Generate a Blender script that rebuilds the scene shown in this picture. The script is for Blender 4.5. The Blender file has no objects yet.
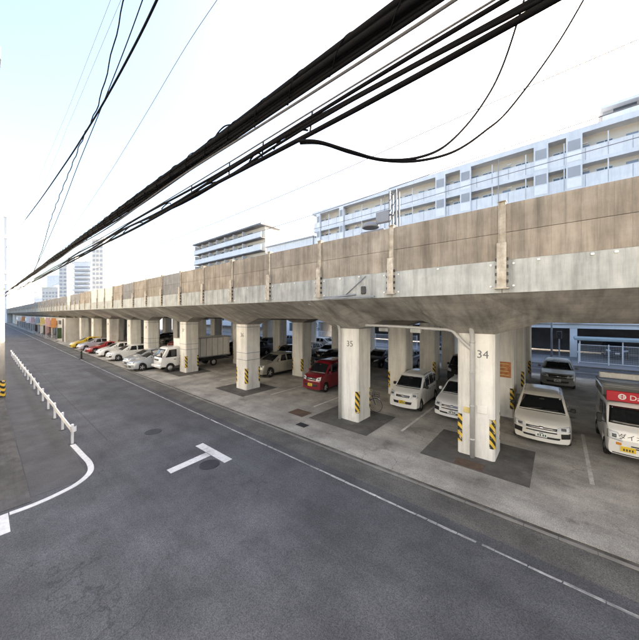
import bpy, math, random
from mathutils import Vector, Matrix
from mathutils.bvhtree import BVHTree
R = math.radians
random.seed(7)
S = bpy.context.scene
COL = S.collection

# ------------------------------------------------------------------ camera
F_PX, YAW, EYE = 284.0, R(40.08), 4.75          # focal length in photo pixels, yaw off the viaduct normal, eye height
cd = bpy.data.cameras.new('camera'); cam = bpy.data.objects.new('camera', cd); COL.objects.link(cam)
cd.sensor_fit = 'HORIZONTAL'; cd.sensor_width = 36.0; cd.lens = 36.0 * F_PX / 639.0
cd.shift_y = -6.0 / 639.0; cd.clip_start = 0.05; cd.clip_end = 3000
cam.location = (0, 0, EYE); cam.rotation_euler = (R(90), 0, YAW)
S.camera = cam
# ------------------------------------------------------------------ sky and sun
SUN_EL, SUN_AZ = R(28), R(20)                   # in front of the camera, behind the flats, towards the right
w = bpy.data.worlds.new('World'); S.world = w; w.use_nodes = True
nt = w.node_tree; bg = nt.nodes['Background']
sk = nt.nodes.new('ShaderNodeTexSky'); sk.sky_type = 'NISHITA'; sk.sun_disc = False
sk.sun_elevation = SUN_EL; sk.sun_rotation = SUN_AZ; sk.air_density = 1.0; sk.dust_density = 5.0; sk.ozone_density = 1.0
nt.links.new(sk.outputs[0], bg.inputs[0]); bg.inputs[1].default_value = 0.15
sl = bpy.data.lights.new('sun', 'SUN'); sl.energy = 3.0; sl.angle = R(0.5); sl.color = (1.0, .95, .87)
sun = bpy.data.objects.new('sun', sl); COL.objects.link(sun)
sv = Vector((math.sin(SUN_AZ) * math.cos(SUN_EL), math.cos(SUN_AZ) * math.cos(SUN_EL), math.sin(SUN_EL)))
sun.rotation_euler = (-sv).to_track_quat('-Z', 'Y').to_euler(); sun.location = (0, 60, 60)
S.view_settings.view_transform = 'Standard'; S.view_settings.look = 'None'
S.view_settings.exposure = 2.35; S.view_settings.use_white_balance = True; S.view_settings.white_balance_temperature = 6900; S.view_settings.white_balance_tint = 10; S.view_settings.gamma = 1.0; S.view_settings.use_curve_mapping = False
S.cycles.max_bounces = 8; S.cycles.diffuse_bounces = 5; S.cycles.caustics_reflective = False; S.cycles.caustics_refractive = False

# ------------------------------------------------------------------ pixel helpers (photo pixels, 639 x 640)
FW = (-math.sin(YAW), math.cos(YAW)); RT = (math.cos(YAW), math.sin(YAW))
def ray(u, v):
    a = (u - 319.5) / F_PX
    return FW[0] + RT[0] * a, FW[1] + RT[1] * a, (314 - v) / F_PX
def on_y(u, v, Y):
    r = ray(u, v); t = Y / r[1]; return Vector((r[0] * t, Y, EYE + r[2] * t))
def at_depth(u, v, d):
    r = ray(u, v); return Vector((r[0] * d, r[1] * d, EYE + r[2] * d))

# ------------------------------------------------------------------ materials
MATS = {}
def pm(name, base, rough=.7, var=.12, scale=3.0, streak=0.0, streak_axis='z', streak_scale=3.0, bump=.15, bscale=60, metal=0.0,
       coat=0.0, rnd=0.0, fine=.06, tint=None, spec=.5, lines=None, blot=0.0, blot_col=(.05, .045, .04), grain=220):
    m = bpy.data.materials.new(name); m.use_nodes = True; t = m.node_tree; N = t.nodes; L = t.links
    b = N['Principled BSDF']; b.inputs['Roughness'].default_value = rough; b.inputs['Metallic'].default_value = metal
    b.inputs['Coat Weight'].default_value = coat; b.inputs['Coat Roughness'].default_value = .05
    b.inputs['Specular IOR Level'].default_value = spec
    g = N.new('ShaderNodeNewGeometry'); pos = g.outputs['Position']
    def noise(vec, sc, det=5, ro=.6):
        n = N.new('ShaderNodeTexNoise'); n.inputs['Scale'].default_value = sc; n.inputs['Detail'].default_value = det
        n.inputs['Roughness'].default_value = ro; L.new(vec, n.inputs['Vector']); return n.outputs['Fac']
    def maprange(f, a, c, lo, hi):
        r = N.new('ShaderNodeMapRange'); r.inputs[1].default_value = a; r.inputs[2].default_value = c
        r.inputs[3].default_value = lo; r.inputs[4].default_value = hi; L.new(f, r.inputs[0]); return r.outputs[0]
    def math_(op, a, c):
        x = N.new('ShaderNodeMath'); x.operation = op
        for i, q in enumerate((a, c)):
            if isinstance(q, (int, float)): x.inputs[i].default_value = q
            else: L.new(q, x.inputs[i])
        return x.outputs[0]
    k = maprange(noise(pos, scale), .3, .7, 1 - var, 1 + var)
    k = math_('MULTIPLY', k, maprange(noise(pos, scale * .17, 3), .3, .7, 1 - var * .7, 1 + var * .7))
    if fine: k = math_('MULTIPLY', k, maprange(noise(pos, grain, 2), .3, .7, 1 - fine, 1 + fine))
    if streak:
        mp = N.new('ShaderNodeMapping'); sc = {'z': (1, 1, .09), 'y': (1, .12, .5), 'x': (.1, 1, 1)}[streak_axis]
        mp.inputs['Scale'].default_value = sc; L.new(pos, mp.inputs[0])
        k = math_('MULTIPLY', k, maprange(noise(mp.outputs[0], streak_scale, 6, .7), .42, .68, 1.0, 1 - streak))
    if rnd:
        oi = N.new('ShaderNodeObjectInfo'); k = math_('MULTIPLY', k, maprange(oi.outputs['Random'], 0, 1, 1 - rnd, 1 + rnd))
    mul = N.new('ShaderNodeMix'); mul.data_type = 'RGBA'; mul.blend_type = 'MULTIPLY'; mul.inputs[0].default_value = 1
    cr = N.new('ShaderNodeCombineColor')
    for i in range(3): L.new(k, cr.inputs[i])
    if tint:
        tm = N.new('ShaderNodeMix'); tm.data_type = 'RGBA'; L.new(maprange(noise(pos, scale * .6, 4), .4, .65, 0, 1), tm.inputs[0])
        tm.inputs[6].default_value = (*base, 1); tm.inputs[7].default_value = (*tint, 1); L.new(tm.outputs[2], mul.inputs[6])
    else: mul.inputs[6].default_value = (*base, 1)
    L.new(cr.outputs[0], mul.inputs[7]); out = mul.outputs[2]
    if blot:
        bm_ = N.new('ShaderNodeMix'); bm_.data_type = 'RGBA'; bm_.inputs[7].default_value = (*blot_col, 1)
        L.new(maprange(noise(pos, .9, 7, .65), .58, .72, 0, blot), bm_.inputs[0]); L.new(out, bm_.inputs[6]); out = bm_.outputs[2]
    hsrc = noise(pos, bscale, 4)
    if lines:                                   # (axis index, period, depth): seams left by the formwork
        sp = N.new('ShaderNodeSeparateXYZ'); L.new(pos, sp.inputs[0])
        for ax, per, dep in lines:
            fr = math_('FRACT', math_('MULTIPLY', sp.outputs[ax], 1 / per), 0)
            ln = maprange(math_('ABSOLUTE', math_('SUBTRACT', fr, .5), 0), .0, .06, 0, 1)
            hsrc = math_('ADD', hsrc, math_('MULTIPLY', ln, dep))
            lm = N.new('ShaderNodeMix'); lm.data_type = 'RGBA'; lm.blend_type = 'MULTIPLY'
            L.new(math_('MULTIPLY', math_('SUBTRACT', 1.0, ln), .22), lm.inputs[0]); L.new(out, lm.inputs[6]); lm.inputs[7].default_value = (.2, .19, .17, 1)
            out = lm.outputs[2]
    L.new(out, b.inputs['Base Color'])
    if bump:
        bu = N.new('ShaderNodeBump'); bu.inputs['Strength'].default_value = bump; bu.inputs['Distance'].default_value = .02
        L.new(hsrc, bu.inputs['Height']); L.new(bu.outputs[0], b.inputs['Normal'])
    MATS[name] = m; return m

M = MATS
def asphalt_mat(name, base, crack=1.0, stone=75.0, blot=.45, var=.2, dirt=.62):
    m = pm(name, base, .85, var, .8, bump=0, fine=.3, grain=70, streak=.22, streak_axis='x', streak_scale=1.4, tint=tuple(c * 1.22 for c in base), blot=blot, blot_col=tuple(c * dirt for c in base))
    t = m.node_tree; N = t.nodes; L = t.links; b = N['Principled BSDF']; src = b.inputs['Base Color'].links[0].from_socket
    g = N.new('ShaderNodeNewGeometry')
    def nd(kind, **kw):
        n = N.new(kind)
        for k, v_ in kw.items(): n.inputs[k].default_value = v_
        return n
    nz = nd('ShaderNodeTexNoise', Scale=1.7, Detail=6.0); L.new(g.outputs['Position'], nz.inputs['Vector'])
    mx = N.new('ShaderNodeVectorMath'); mx.operation = 'MULTIPLY_ADD'; L.new(nz.outputs['Color'], mx.inputs[0]); mx.inputs[1].default_value = (.9, .9, .9); L.new(g.outputs['Position'], mx.inputs[2])
    vo = nd('ShaderNodeTexVoronoi', Scale=.42); vo.feature = 'DISTANCE_TO_EDGE'; L.new(mx.outputs[0], vo.inputs['Vector'])
    r1 = nd('ShaderNodeMapRange'); r1.inputs[1].default_value = .0; r1.inputs[2].default_value = .0075; r1.inputs[3].default_value = 1; r1.inputs[4].default_value = 0; L.new(vo.outputs['Distance'], r1.inputs[0])
    n2 = nd('ShaderNodeTexNoise', Scale=.33, Detail=2.0); L.new(g.outputs['Position'], n2.inputs['Vector'])
    r2 = nd('ShaderNodeMapRange'); r2.inputs[1].default_value = .5; r2.inputs[2].default_value = .6; L.new(n2.outputs['Fac'], r2.inputs[0])
    mu = N.new('ShaderNodeMath'); mu.operation = 'MULTIPLY'; L.new(r1.outputs[0], mu.inputs[0]); L.new(r2.outputs[0], mu.inputs[1])
    m3 = N.new('ShaderNodeMath'); m3.operation = 'MULTIPLY'; L.new(mu.outputs[0], m3.inputs[0]); m3.inputs[1].default_value = .6 * crack
    cm_ = N.new('ShaderNodeMix'); cm_.data_type = 'RGBA'; L.new(m3.outputs[0], cm_.inputs[0]); L.new(src, cm_.inputs[6]); cm_.inputs[7].default_value = (.025, .025, .026, 1)
    # coarse aggregate: stones of slightly different grey
    ag = nd('ShaderNodeTexVoronoi', Scale=stone); L.new(g.outputs['Position'], ag.inputs['Vector'])
    hs = N.new('ShaderNodeSeparateColor'); L.new(ag.outputs['Color'], hs.inputs[0])
    r3 = nd('ShaderNodeMapRange'); r3.inputs[3].default_value = .62; r3.inputs[4].default_value = 1.42; L.new(hs.outputs[0], r3.inputs[0])
    cc = N.new('ShaderNodeCombineColor'); [L.new(r3.outputs[0], cc.inputs[k]) for k in range(3)]
    m4 = N.new('ShaderNodeMix'); m4.data_type = 'RGBA'; m4.blend_type = 'MULTIPLY'; m4.inputs[0].default_value = 1; L.new(cm_.outputs[2], m4.inputs[6]); L.new(cc.outputs[0], m4.inputs[7])
    L.new(m4.outputs[2], b.inputs['Base Color'])
    bu = nd('ShaderNodeBump', Strength=.6, Distance=.006); L.new(ag.outputs['Distance'], bu.inputs['Height']); L.new(bu.outputs[0], b.inputs['Normal'])
asphalt_mat('asphalt', (.071, .072, .079), 1.0, 75.0, .65, .28, .6); asphalt_mat('asphalt_patch', (.055, .054, .057), .3); asphalt_mat('asphalt_worn', (.100, .096, .090), 1.0, 75.0, .7, .35, .55); asphalt_mat('lot_concrete', (.32, .304, .278), .9, 160.0, .85, .34, .34)
pm('asphalt_gutter', (.10, .097, .093), .9, .35, 2.0, bump=.5, bscale=120, fine=.3, grain=90, streak=.3, streak_axis='x', streak_scale=2.5)
pm('gutter_dirt', (.075, .068, .058), .9, .4, 3.0, bump=.5, bscale=120, fine=.3, grain=90, streak=.4, streak_axis='x', streak_scale=3.5, tint=(.16, .15, .135))
pm('asphalt_path', (.085, .084, .087), .85, .2, 1.5, bump=.5, bscale=160, fine=.3, grain=90)
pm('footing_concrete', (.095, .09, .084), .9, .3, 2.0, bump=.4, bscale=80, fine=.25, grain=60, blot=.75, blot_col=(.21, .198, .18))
pm('gutter_concrete', (.22, .21, .195), .9, .25, 1.6, bump=.4, bscale=60, fine=.15, blot=.4, grain=60)
pm('pale_concrete', (.44, .45, .43), .85, .14, 2.2, streak=.42, streak_scale=4.0, bump=.25, bscale=40, fine=.1, tint=(.36, .372, .355), grain=120, blot=.4, blot_col=(.27, .27, .25))
pm('soffit_concrete', (.40, .375, .335), .9, .22, 1.4, streak=.45, streak_axis='y', streak_scale=3.0, bump=.3, bscale=30, lines=((1, .37, .6), (0, 1.35, .5)), tint=(.31, .295, .265), blot=.4, blot_col=(.16, .148, .13))
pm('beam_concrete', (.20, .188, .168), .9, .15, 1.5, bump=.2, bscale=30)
pm('barrier_board', (.275, .232, .183), .85, .17, 1.6, streak=.5, streak_scale=3.6, bump=.3, bscale=40, rnd=.16, lines=((0, .25, .35),), tint=(.345, .30, .245), blot=.6, blot_col=(.15, .125, .10))
pm('barrier_board_grey', (.21, .205, .20), .85, .14, 2.5, streak=.35, streak_scale=4.5, bump=.3, bscale=40, rnd=.1, lines=((0, .25, .5),))
pm('barrier_board_pale', (.48, .50, .48), .85, .08, 2.5, streak=.15, streak_scale=4.5, bump=.2, bscale=40, rnd=.05)
pm('column_paint', (.80, .785, .735), .6, .07, 1.5, streak=.32, streak_scale=2.5, bump=.25, bscale=14, fine=.05, tint=(.85, .84, .80), blot=.4, blot_col=(.40, .35, .28))
pm('galvanised', (.30, .32, .35), .55, .12, 6, metal=.2, bump=.05, streak=.25)
pm('mast_steel', (.085, .095, .115), .6, .15, 6, metal=.1, bump=.05)
pm('mast_box', (.20, .215, .245), .6, .08, 4, bump=.03)
pm('stall_paint', (.52, .51, .49), .75, .25, 12, bump=.2, bscale=120, fine=.2, blot=.75, blot_col=(.2, .19, .175))
pm('rusty_steel', (.42, .36, .28), .65, .2, 8, metal=.1, bump=.1, streak=.3, tint=(.55, .5, .42))
pm('bolt_steel', (.75, .74, .72), .4, .05, 8, bump=0)
pm('dark_steel', (.03, .03, .032), .5, .1, 8, bump=.05)
pm('cover_iron', (.035, .035, .04), .6, .2, 8, metal=.2, bump=.3, bscale=60)
pm('rust_plate', (.10, .065, .045), .8, .3, 6, bump=.3, bscale=60)
pm('rust_board', (.42, .14, .045), .7, .3, 9, bump=.15, tint=(.5, .22, .09))
pm('grey_pipe', (.5, .5, .49), .45, .06, 6, bump=.03, streak=.12)
pm('number_paint', (.16, .16, .17), .6, .1, 20, bump=0)
pm('white_line', (.62, .62, .62), .7, .14, 9, bump=.2, bscale=120, fine=.15, blot=.5, blot_col=(.1, .1, .1))
pm('worn_line', (.42, .42, .42), .75, .3, 14, bump=.2, bscale=120, fine=.25, blot=.9, blot_col=(.09, .089, .092), streak=.6, streak_axis='x', streak_scale=7)
pm('rail_white', (.86, .87, .88), .4, .04, 5, bump=.03, streak=.08)
pm('pole_concrete', (.55, .53, .49), .8, .1, 4, bump=.1, streak=.15)
pm('cable_black', (.002, .002, .0028), .7, .2, 20, bump=0, spec=.06)
pm('cable_grey', (.05, .05, .055), .6, .2, 20, bump=0, spec=.3)
pm('wire_pale', (.16, .16, .17), .6, .1, 20, bump=0, spec=.2)
pm('rubber', (.018, .018, .018), .8, .1, 20, bump=.1)
pm('alloy', (.55, .55, .56), .35, .05, 10, metal=.7, bump=0)
pm('steel_wheel', (.18, .18, .19), .45, .05, 10, metal=.4, bump=0)
pm('glass_dark', (.010, .012, .014), .04, .05, 5, bump=0, fine=0, spec=.6)
pm('glass_house', (.09, .11, .13), .08, .15, .6, bump=0, fine=0, spec=.6)
pm('black_plastic', (.014, .014, .015), .5, .08, 20, bump=.05)
pm('lamp_glass', (.58, .60, .62), .08, .1, 30, coat=1.0, bump=0, fine=.2, grain=50)
pm('lamp_dark', (.10, .10, .11), .1, .1, 30, coat=1.0, bump=0)
pm('chrome', (.7, .7, .72), .15, .03, 10, metal=1.0, bump=0, fine=0)
pm('plate_yellow', (.78, .53, .04), .5, .03, 10, bump=0)
pm('plate_white', (.78, .78, .76), .5, .03, 10, bump=0)
pm('plate_ink', (.03, .08, .05), .6, .03, 10, bump=0)
pm('lamp_red', (.45, .015, .01), .15, .05, 10, coat=.6, bump=0)
pm('lamp_amber', (.6, .22, .02), .15, .05, 10, coat=.6, bump=0)
PAINT = {'white': (.80, .80, .79), 'pearl': (.74, .73, .69), 'cream': (.66, .62, .52), 'silver': (.46, .48, .50), 'beige': (.35, .345, .315), 'grey': (.24, .24, .23), 'red': (.17, .006, .014), 'black': (.015, .015, .017),
         'yellow': (.62, .42, .03), 'lilac': (.50, .48, .55), 'scarlet': (.36, .02, .02), 'navy': (.03, .045, .09), 'blue': (.12, .2, .34)}
for k_, c_ in PAINT.items(): pm('paint_' + k_, c_, .28, .03, 3, coat=1.0, bump=0, fine=.015, metal=.25 if k_ in ('silver', 'beige', 'grey', 'lilac') else 0.0)
pm('sign_red', (.48, .015, .03), .5, .05, 4, bump=0)
pm('sign_white', (.8, .8, .8), .5, .04, 4, bump=0)
pm('sign_ink', (.05, .05, .055), .5, .04, 4, bump=0)
pm('sign_orange', (.6, .27, .1), .5, .1, 4, bump=0)
pm('sign_yellow', (.62, .5, .2), .5, .1, 4, bump=0)
pm('sign_blue', (.25, .32, .42), .5, .1, 4, bump=0)
pm('sign_pink', (.6, .42, .42), .5, .1, 4, bump=0)
pm('aluminium_box', (.80, .79, .77), .5, .06, 3, bump=.05, streak=.12)
pm('flat_white', (.70, .72, .74), .75, .05, .8, streak=.1, streak_scale=1.5, bump=.05)
pm('flat_rail', (.74, .75, .765), .7, .06, 1.2, streak=.14, bump=.05)
pm('flat_beige', (.60, .56, .49), .8, .06, .6, bump=.05)
pm('flat_dark', (.17, .17, .18), .8, .3, .6, bump=.05)
pm('flat_grey', (.36, .37, .39), .8, .08, .6, bump=.05)
pm('flat_cream', (.62, .60, .55), .8, .05, .6, bump=.05)
pm('door_blue', (.22, .28, .36), .5, .05, 2, bump=.03)
pm('canopy_teal', (.34, .42, .44), .6, .1, 2, bump=.05)
pm('shop_wall', (.55, .53, .49), .8, .1, 1.5, bump=.1, streak=.2)
pm('shop_dark', (.07, .065, .065), .7, .2, 1.5, bump=.1)
pm('far_paving', (.22, .22, .23), .85, .1, 1.5, bump=.2)
pm('hedge', (.045, .075, .03), .8, .35, 6, bump=.4)
pm('bark', (.12, .09, .065), .9, .2, 6, bump=.4)
pm('ballast', (.14, .13, .12), .95, .25, 8, bump=.6)

def stripes_mat():
    m = bpy.data.materials.new('hazard_stripe'); m.use_nodes = True; t = m.node_tree; N = t.nodes; L = t.links
    g = N.new('ShaderNodeNewGeometry'); sp = N.new('ShaderNodeSeparateXYZ'); L.new(g.outputs['Position'], sp.inputs[0])
    def ma(op, a, c):
        x = N.new('ShaderNodeMath'); x.operation = op
        for i, q in enumerate((a, c)):
            if isinstance(q, (int, float)): x.inputs[i].default_value = q
            else: L.new(q, x.inputs[i])
        return x.outputs[0]
    s = ma('ADD', ma('ADD', sp.outputs[0], sp.outputs[1]), sp.outputs[2])
    f = ma('GREATER_THAN', ma('FRACT', ma('MULTIPLY', s, 1 / .28), 0), .5)
    n = N.new('ShaderNodeTexNoise'); n.inputs['Scale'].default_value = 9; L.new(g.outputs['Position'], n.inputs['Vector'])
    r = N.new('ShaderNodeMapRange'); r.inputs[1].default_value = .60; r.inputs[2].default_value = .66; L.new(n.outputs['Fac'], r.inputs[0])
    mx = N.new('ShaderNodeMix'); mx.data_type = 'RGBA'; mx.inputs[6].default_value = (.02, .02, .02, 1); mx.inputs[7].default_value = (.70, .47, .05, 1); L.new(f, mx.inputs[0])
    m2 = N.new('ShaderNodeMix'); m2.data_type = 'RGBA'; m2.inputs[7].default_value = (.55, .5, .4, 1); L.new(mx.outputs[2], m2.inputs[6]); L.new(r.outputs[0], m2.inputs[0])
    b = N['Principled BSDF']; L.new(m2.outputs[2], b.inputs['Base Color']); b.inputs['Roughness'].default_value = .55
    M['hazard_stripe'] = m
stripes_mat()

# ------------------------------------------------------------------ mesh helpers
class MB:
    def __init__(s): s.v = []; s.f = []; s.mi = []
    def add(s, vs, fs, mi=0):
        o = len(s.v); s.v += [tuple(q) for q in vs]; s.f += [tuple(i + o for i in q) for q in fs]; s.mi += [mi] * len(fs); return s
    def box(s, x0, x1, y0, y1, z0, z1, mi=0, ch=0.0):
        if ch:
            c = ch; ring = [(x0 + c, y0), (x1 - c, y0), (x1, y0 + c), (x1, y1 - c), (x1 - c, y1), (x0 + c, y1), (x0, y1 - c), (x0, y0 + c)]
            return s.prism(ring, z0, z1, mi)
        v = [(x0, y0, z0), (x1, y0, z0), (x1, y1, z0), (x0, y1, z0), (x0, y0, z1), (x1, y0, z1), (x1, y1, z1), (x0, y1, z1)]
        return s.add(v, [(0, 3, 2, 1), (4, 5, 6, 7), (0, 1, 5, 4), (1, 2, 6, 5), (2, 3, 7, 6), (3, 0, 4, 7)], mi)
    def rbox(s, x0, x1, y0, y1, z0, z1, c=.02, mi=0):     # box with all edges chamfered
        xs = (x0, x0 + c, x1 - c, x1); ys = (y0, y0 + c, y1 - c, y1); zs = (z0, z0 + c, z1 - c, z1)
        ring = lambda i, z: [(xs[1 + (i > 0) * 0] if 0 else None, 0, 0)]
        def rg(k, z):
            a = 0 if k else c
            return [(x0 + c, y0 + a, z), (x1 - c, y0 + a, z), (x1 - a, y0 + c, z), (x1 - a, y1 - c, z), (x1 - c, y1 - a, z), (x0 + c, y1 - a, z), (x0 + a, y1 - c, z), (x0 + a, y0 + c, z)]
        R_ = [rg(0, z0), rg(1, z0 + c), rg(1, z1 - c), rg(0, z1)]
        v = [p for q in R_ for p in q]; f = [tuple(range(7, -1, -1)), tuple(range(24, 32))]
        for k in range(3):
            for i in range(8): f.append((k * 8 + i, k * 8 + (i + 1) % 8, k * 8 + 8 + (i + 1) % 8, k * 8 + 8 + i))
        return s.add(v, f, mi)
    def prism(s, ring, z0, z1, mi=0):
        n = len(ring); v = [(x, y, z0) for x, y in ring] + [(x, y, z1) for x, y in ring]
        return s.add(v, [tuple(range(n - 1, -1, -1)), tuple(range(n, 2 * n))] + [(i, (i + 1) % n, n + (i + 1) % n, n + i) for i in range(n)], mi)
    def cyl(s, a, b, r0, r1=None, n=10, mi=0):
        r1 = r0 if r1 is None else r1; a = Vector(a); b = Vector(b); d = (b - a).normalized()
        u = d.orthogonal().normalized(); w_ = d.cross(u)
        v = [a + (u * math.cos(2 * math.pi * i / n) + w_ * math.sin(2 * math.pi * i / n)) * r0 for i in range(n)]
        v += [b + (u * math.cos(2 * math.pi * i / n) + w_ * math.sin(2 * math.pi * i / n)) * r1 for i in range(n)]
        return s.add(v, [tuple(range(n - 1, -1, -1)), tuple(range(n, 2 * n))] + [(i, (i + 1) % n, n + (i + 1) % n, n + i) for i in range(n)], mi)
    def tube(s, pts, r, n=6, mi=0):
        pts = [Vector(p) for p in pts]; rings = []; prev = None
        for i, p in enumerate(pts):
            d = (pts[min(i + 1, len(pts) - 1)] - pts[max(i - 1, 0)]).normalized()
            u = (d.orthogonal() if prev is None else prev - d * prev.dot(d)).normalized(); prev = u; w_ = d.cross(u)
            rr = r[i] if isinstance(r, (list, tuple)) else r
            rings.append([p + (u * math.cos(2 * math.pi * k / n) + w_ * math.sin(2 * math.pi * k / n)) * rr for k in range(n)])
        v = [q for g in rings for q in g]; f = []
        for i in range(len(pts) - 1):
            for k in range(n): f.append((i * n + k, i * n + (k + 1) % n, (i + 1) * n + (k + 1) % n, (i + 1) * n + k))
        f += [tuple(range(n - 1, -1, -1)), tuple((len(pts) - 1) * n + k for k in range(n))]
        return s.add(v, f, mi)
    def lathe(s, prof, axis='x', n=20, c=(0, 0, 0), mi=0):   # prof: (axial, radius)
        v = []; f = []
        for a, r in prof:
            for k in range(n):
                t = 2 * math.pi * k / n; q = (r * math.cos(t), r * math.sin(t))
                p = {'x': (a, q[0], q[1]), 'y': (q[0], a, q[1]), 'z': (q[0], q[1], a)}[axis]
                v.append((p[0] + c[0], p[1] + c[1], p[2] + c[2]))
        for i in range(len(prof) - 1):
            for k in range(n): f.append((i * n + k, i * n + (k + 1) % n, (i + 1) * n + (k + 1) % n, (i + 1) * n + k))
        return s.add(v, f, mi)
    def mesh(s, name, mats, smooth=False):
        me = bpy.data.meshes.new(name); me.from_pydata(s.v, [], s.f)
        for m in (mats if isinstance(mats, (list, tuple)) else [mats]): me.materials.append(M[m] if isinstance(m, str) else m)
        for p, i in zip(me.polygons, s.mi): p.material_index = i; p.use_smooth = smooth
        me.update(); return me
    def build(s, name, mats, parent=None, smooth=False, loc=None):
        return link(name, s.mesh(name, mats, smooth), parent, loc)
def link(name, me, parent=None, loc=None, rot=None):
    o = bpy.data.objects.new(name, me); COL.objects.link(o)
    if parent is not None: o.parent = parent
    if loc is not None: o.location = loc
    if rot is not None: o.rotation_euler = rot
    return o
def tag(o, label=None, cat=None, group=None, kind=None):
    if label: o['label'] = label
    if cat: o['category'] = cat
    if group: o['group'] = group
    if kind: o['kind'] = kind
    return o
def thing(name, label, cat, loc=(0, 0, 0), rz=0, group=None):
    o = bpy.data.objects.new(name, None); COL.objects.link(o); o.location = loc; o.rotation_euler = (0, 0, rz); o.empty_display_size = .2
    return tag(o, label, cat, group)
def text_mesh(body, size, depth=.004):
    c = bpy.data.curves.new('text', 'FONT'); c.body = body; c.size = size; c.extrude = depth; c.align_x = 'CENTER'; c.align_y = 'CENTER'; c.resolution_u = 3
    o = bpy.data.objects.new('text', c); COL.objects.link(o)
    me = bpy.data.meshes.new_from_object(o.evaluated_get(bpy.context.evaluated_depsgraph_get())); bpy.data.objects.remove(o); return me
def text(name, body, size, mat, parent, loc, rot=(R(90), 0, 0)):
    me = text_mesh(body, size); me.materials.clear(); me.materials.append(M[mat]); return link(name, me, parent, loc, rot)
def sheet(name, x0, x1, y0, y1, z, mat, parent=None, thick=.05):
    o = MB().box(x0, x1, y0, y1, z - thick, z).build(name, mat, parent)
    if parent is None: tag(o, kind='structure')
    return o
def lerp(a, b, t): return a + (b - a) * t
def interp(tab, x):
    if x <= tab[0][0]: return tab[0][1]
    for (a, p), (b, q) in zip(tab, tab[1:]):
        if x <= b: return p + (q - p) * (x - a) / (b - a)
    return tab[-1][1]

# ------------------------------------------------------------------ ground
sheet('ground', -900, 500, -400, 900, -.02, 'far_paving', thick=.3)
road = sheet('road', -420, 60, -3, 7.78, 0, 'asphalt', thick=.015)
lot = sheet('parking_floor', -420, 60, 8.02, 28.4, .02, 'lot_concrete', thick=.03)
gut = sheet('gutter_strip', -420, 60, 7.785, 8.015, .006, 'gutter_dirt', thick=.02)
apron = MB()
sheet('far_road', -420, 60, 28.4, 34.2, .004, 'asphalt', thick=.02)
sheet('far_pavement', -420, 60, 34.35, 41, .13, 'far_paving', thick=.14)
sheet('far_kerb', -420, 60, 34.2, 34.35, .13, 'gutter_concrete', thick=.14)
sheet('near_footpath', -420, -10.45, .82, 2.02, .005, 'asphalt_path', thick=.02)
sheet('near_gutter', -420, -10.2, .26, .80, .012, 'asphalt_gutter', thick=.03)
# painted markings (children of the road)
mk = MB()
x = -1.75
mk = MB(); rl = random.Random(11); x = -60.0
mk.box(-420, -60.02, 6.575, 6.67, 0, .004)
while x < 30:                                   # flakes of paint that are left
    ln = rl.uniform(.10, .55); a, c = 6.585 + rl.uniform(0, .02), 6.66 - rl.uniform(0, .02); e = rl.uniform(-.02, .02)
    mk.prism([(x, a), (x + ln * .4, a + rl.uniform(-.008, .012)), (x + ln + e, a), (x + ln, c), (x + ln * .6, c + rl.uniform(-.012, .008)), (x - e, c)], 0, .004)
    x += ln + (rl.uniform(.002, .015) if rl.random() < .88 else rl.uniform(.03, .16))
mk.build('edge_line', 'worn_line', road)
mk = MB(); mk.prism([(-9.98, 4.94), (-8.15, 4.98), (-8.17, 5.27), (-10.0, 5.23)], 0, .005)
mk.prism([(-9.12, 3.62), (-8.83, 3.62), (-8.93, 4.938), (-9.24, 4.938)], 0, .005); mk.build('t_marking', 'white_line', road)
def ribbon(pts, wd, z0, z1, name, mat, parent):
    b = MB(); L_, R2 = [], []
    for i, p in enumerate(pts):
        p = Vector((*p, 0)); d = Vector((*pts[min(i + 1, len(pts) - 1)], 0)) - Vector((*pts[max(i - 1, 0)], 0)); n = Vector((-d.y, d.x, 0)).normalized() * wd / 2
        L_.append(p + n); R2.append(p - n)
    v = [(q.x, q.y, z1) for q in L_] + [(q.x, q.y, z1) for q in R2] + [(q.x, q.y, z0) for q in L_] + [(q.x, q.y, z0) for q in R2]; n = len(pts)
    f = []
    for i in range(n - 1): f += [(i, n + i, n + i + 1, i + 1), (2 * n + i, i, i + 1, 2 * n + i + 1), (n + i, 3 * n + i, 3 * n + i + 1, n + i + 1)]
    return b.add(v, f).build(name, mat, parent)
def bez(pts, n=10):
    out = []
    P = [Vector(p) for p in pts]
    for i in range(len(P) - 1):
        p0 = P[max(i - 1, 0)]; p1 = P[i]; p2 = P[i + 1]; p3 = P[min(i + 2, len(P) - 1)]
        for k in range(n):
            t = k / n
            out.append(.5 * ((2 * p1) + (p2 - p0) * t + (2 * p0 - 5 * p1 + 4 * p2 - p3) * t * t + (3 * p1 - p0 - 3 * p2 + p3) * t ** 3))
    out.append(P[-1]); return out
ribbon([(q.x, q.y) for q in bez([(-13.5, 2.12), (-12.3, 2.17), (-11.4, 2.2), (-10.75, 2.08), (-10.3, 1.72), (-10.08, 1.25), (-9.98, .8), (-9.98, .42)])], .15, 0, .012, 'curved_line', 'white_line', road)
mk = MB(); mk.box(-10.05, -9.15, -2.2, .40, 0, .005); mk.build('stop_line', 'white_line', road)
MB().box(-30, -24, 5.6, 6.2, 0, .0035).build('asphalt_patch', 'asphalt_patch', road)
MB().box(-420, 40, 6.95, 7.778, 0, .004).build('worn_margin', 'asphalt_worn', road)
MB().box(-420, -13, 3.02, 3.06, 0, .0036).build('repair_seam', 'asphalt_patch', road)
# kerb stones between the road margin and the parking floor
ks = MB().rbox(.004, .596, 7.80, 7.90, -.02, .016, .006).mesh('kerb_stone', 'gutter_concrete')
for i_ in range(60): link('kerb_stone', ks, gut, (6 - i_ * .6, 0, 0))
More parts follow.
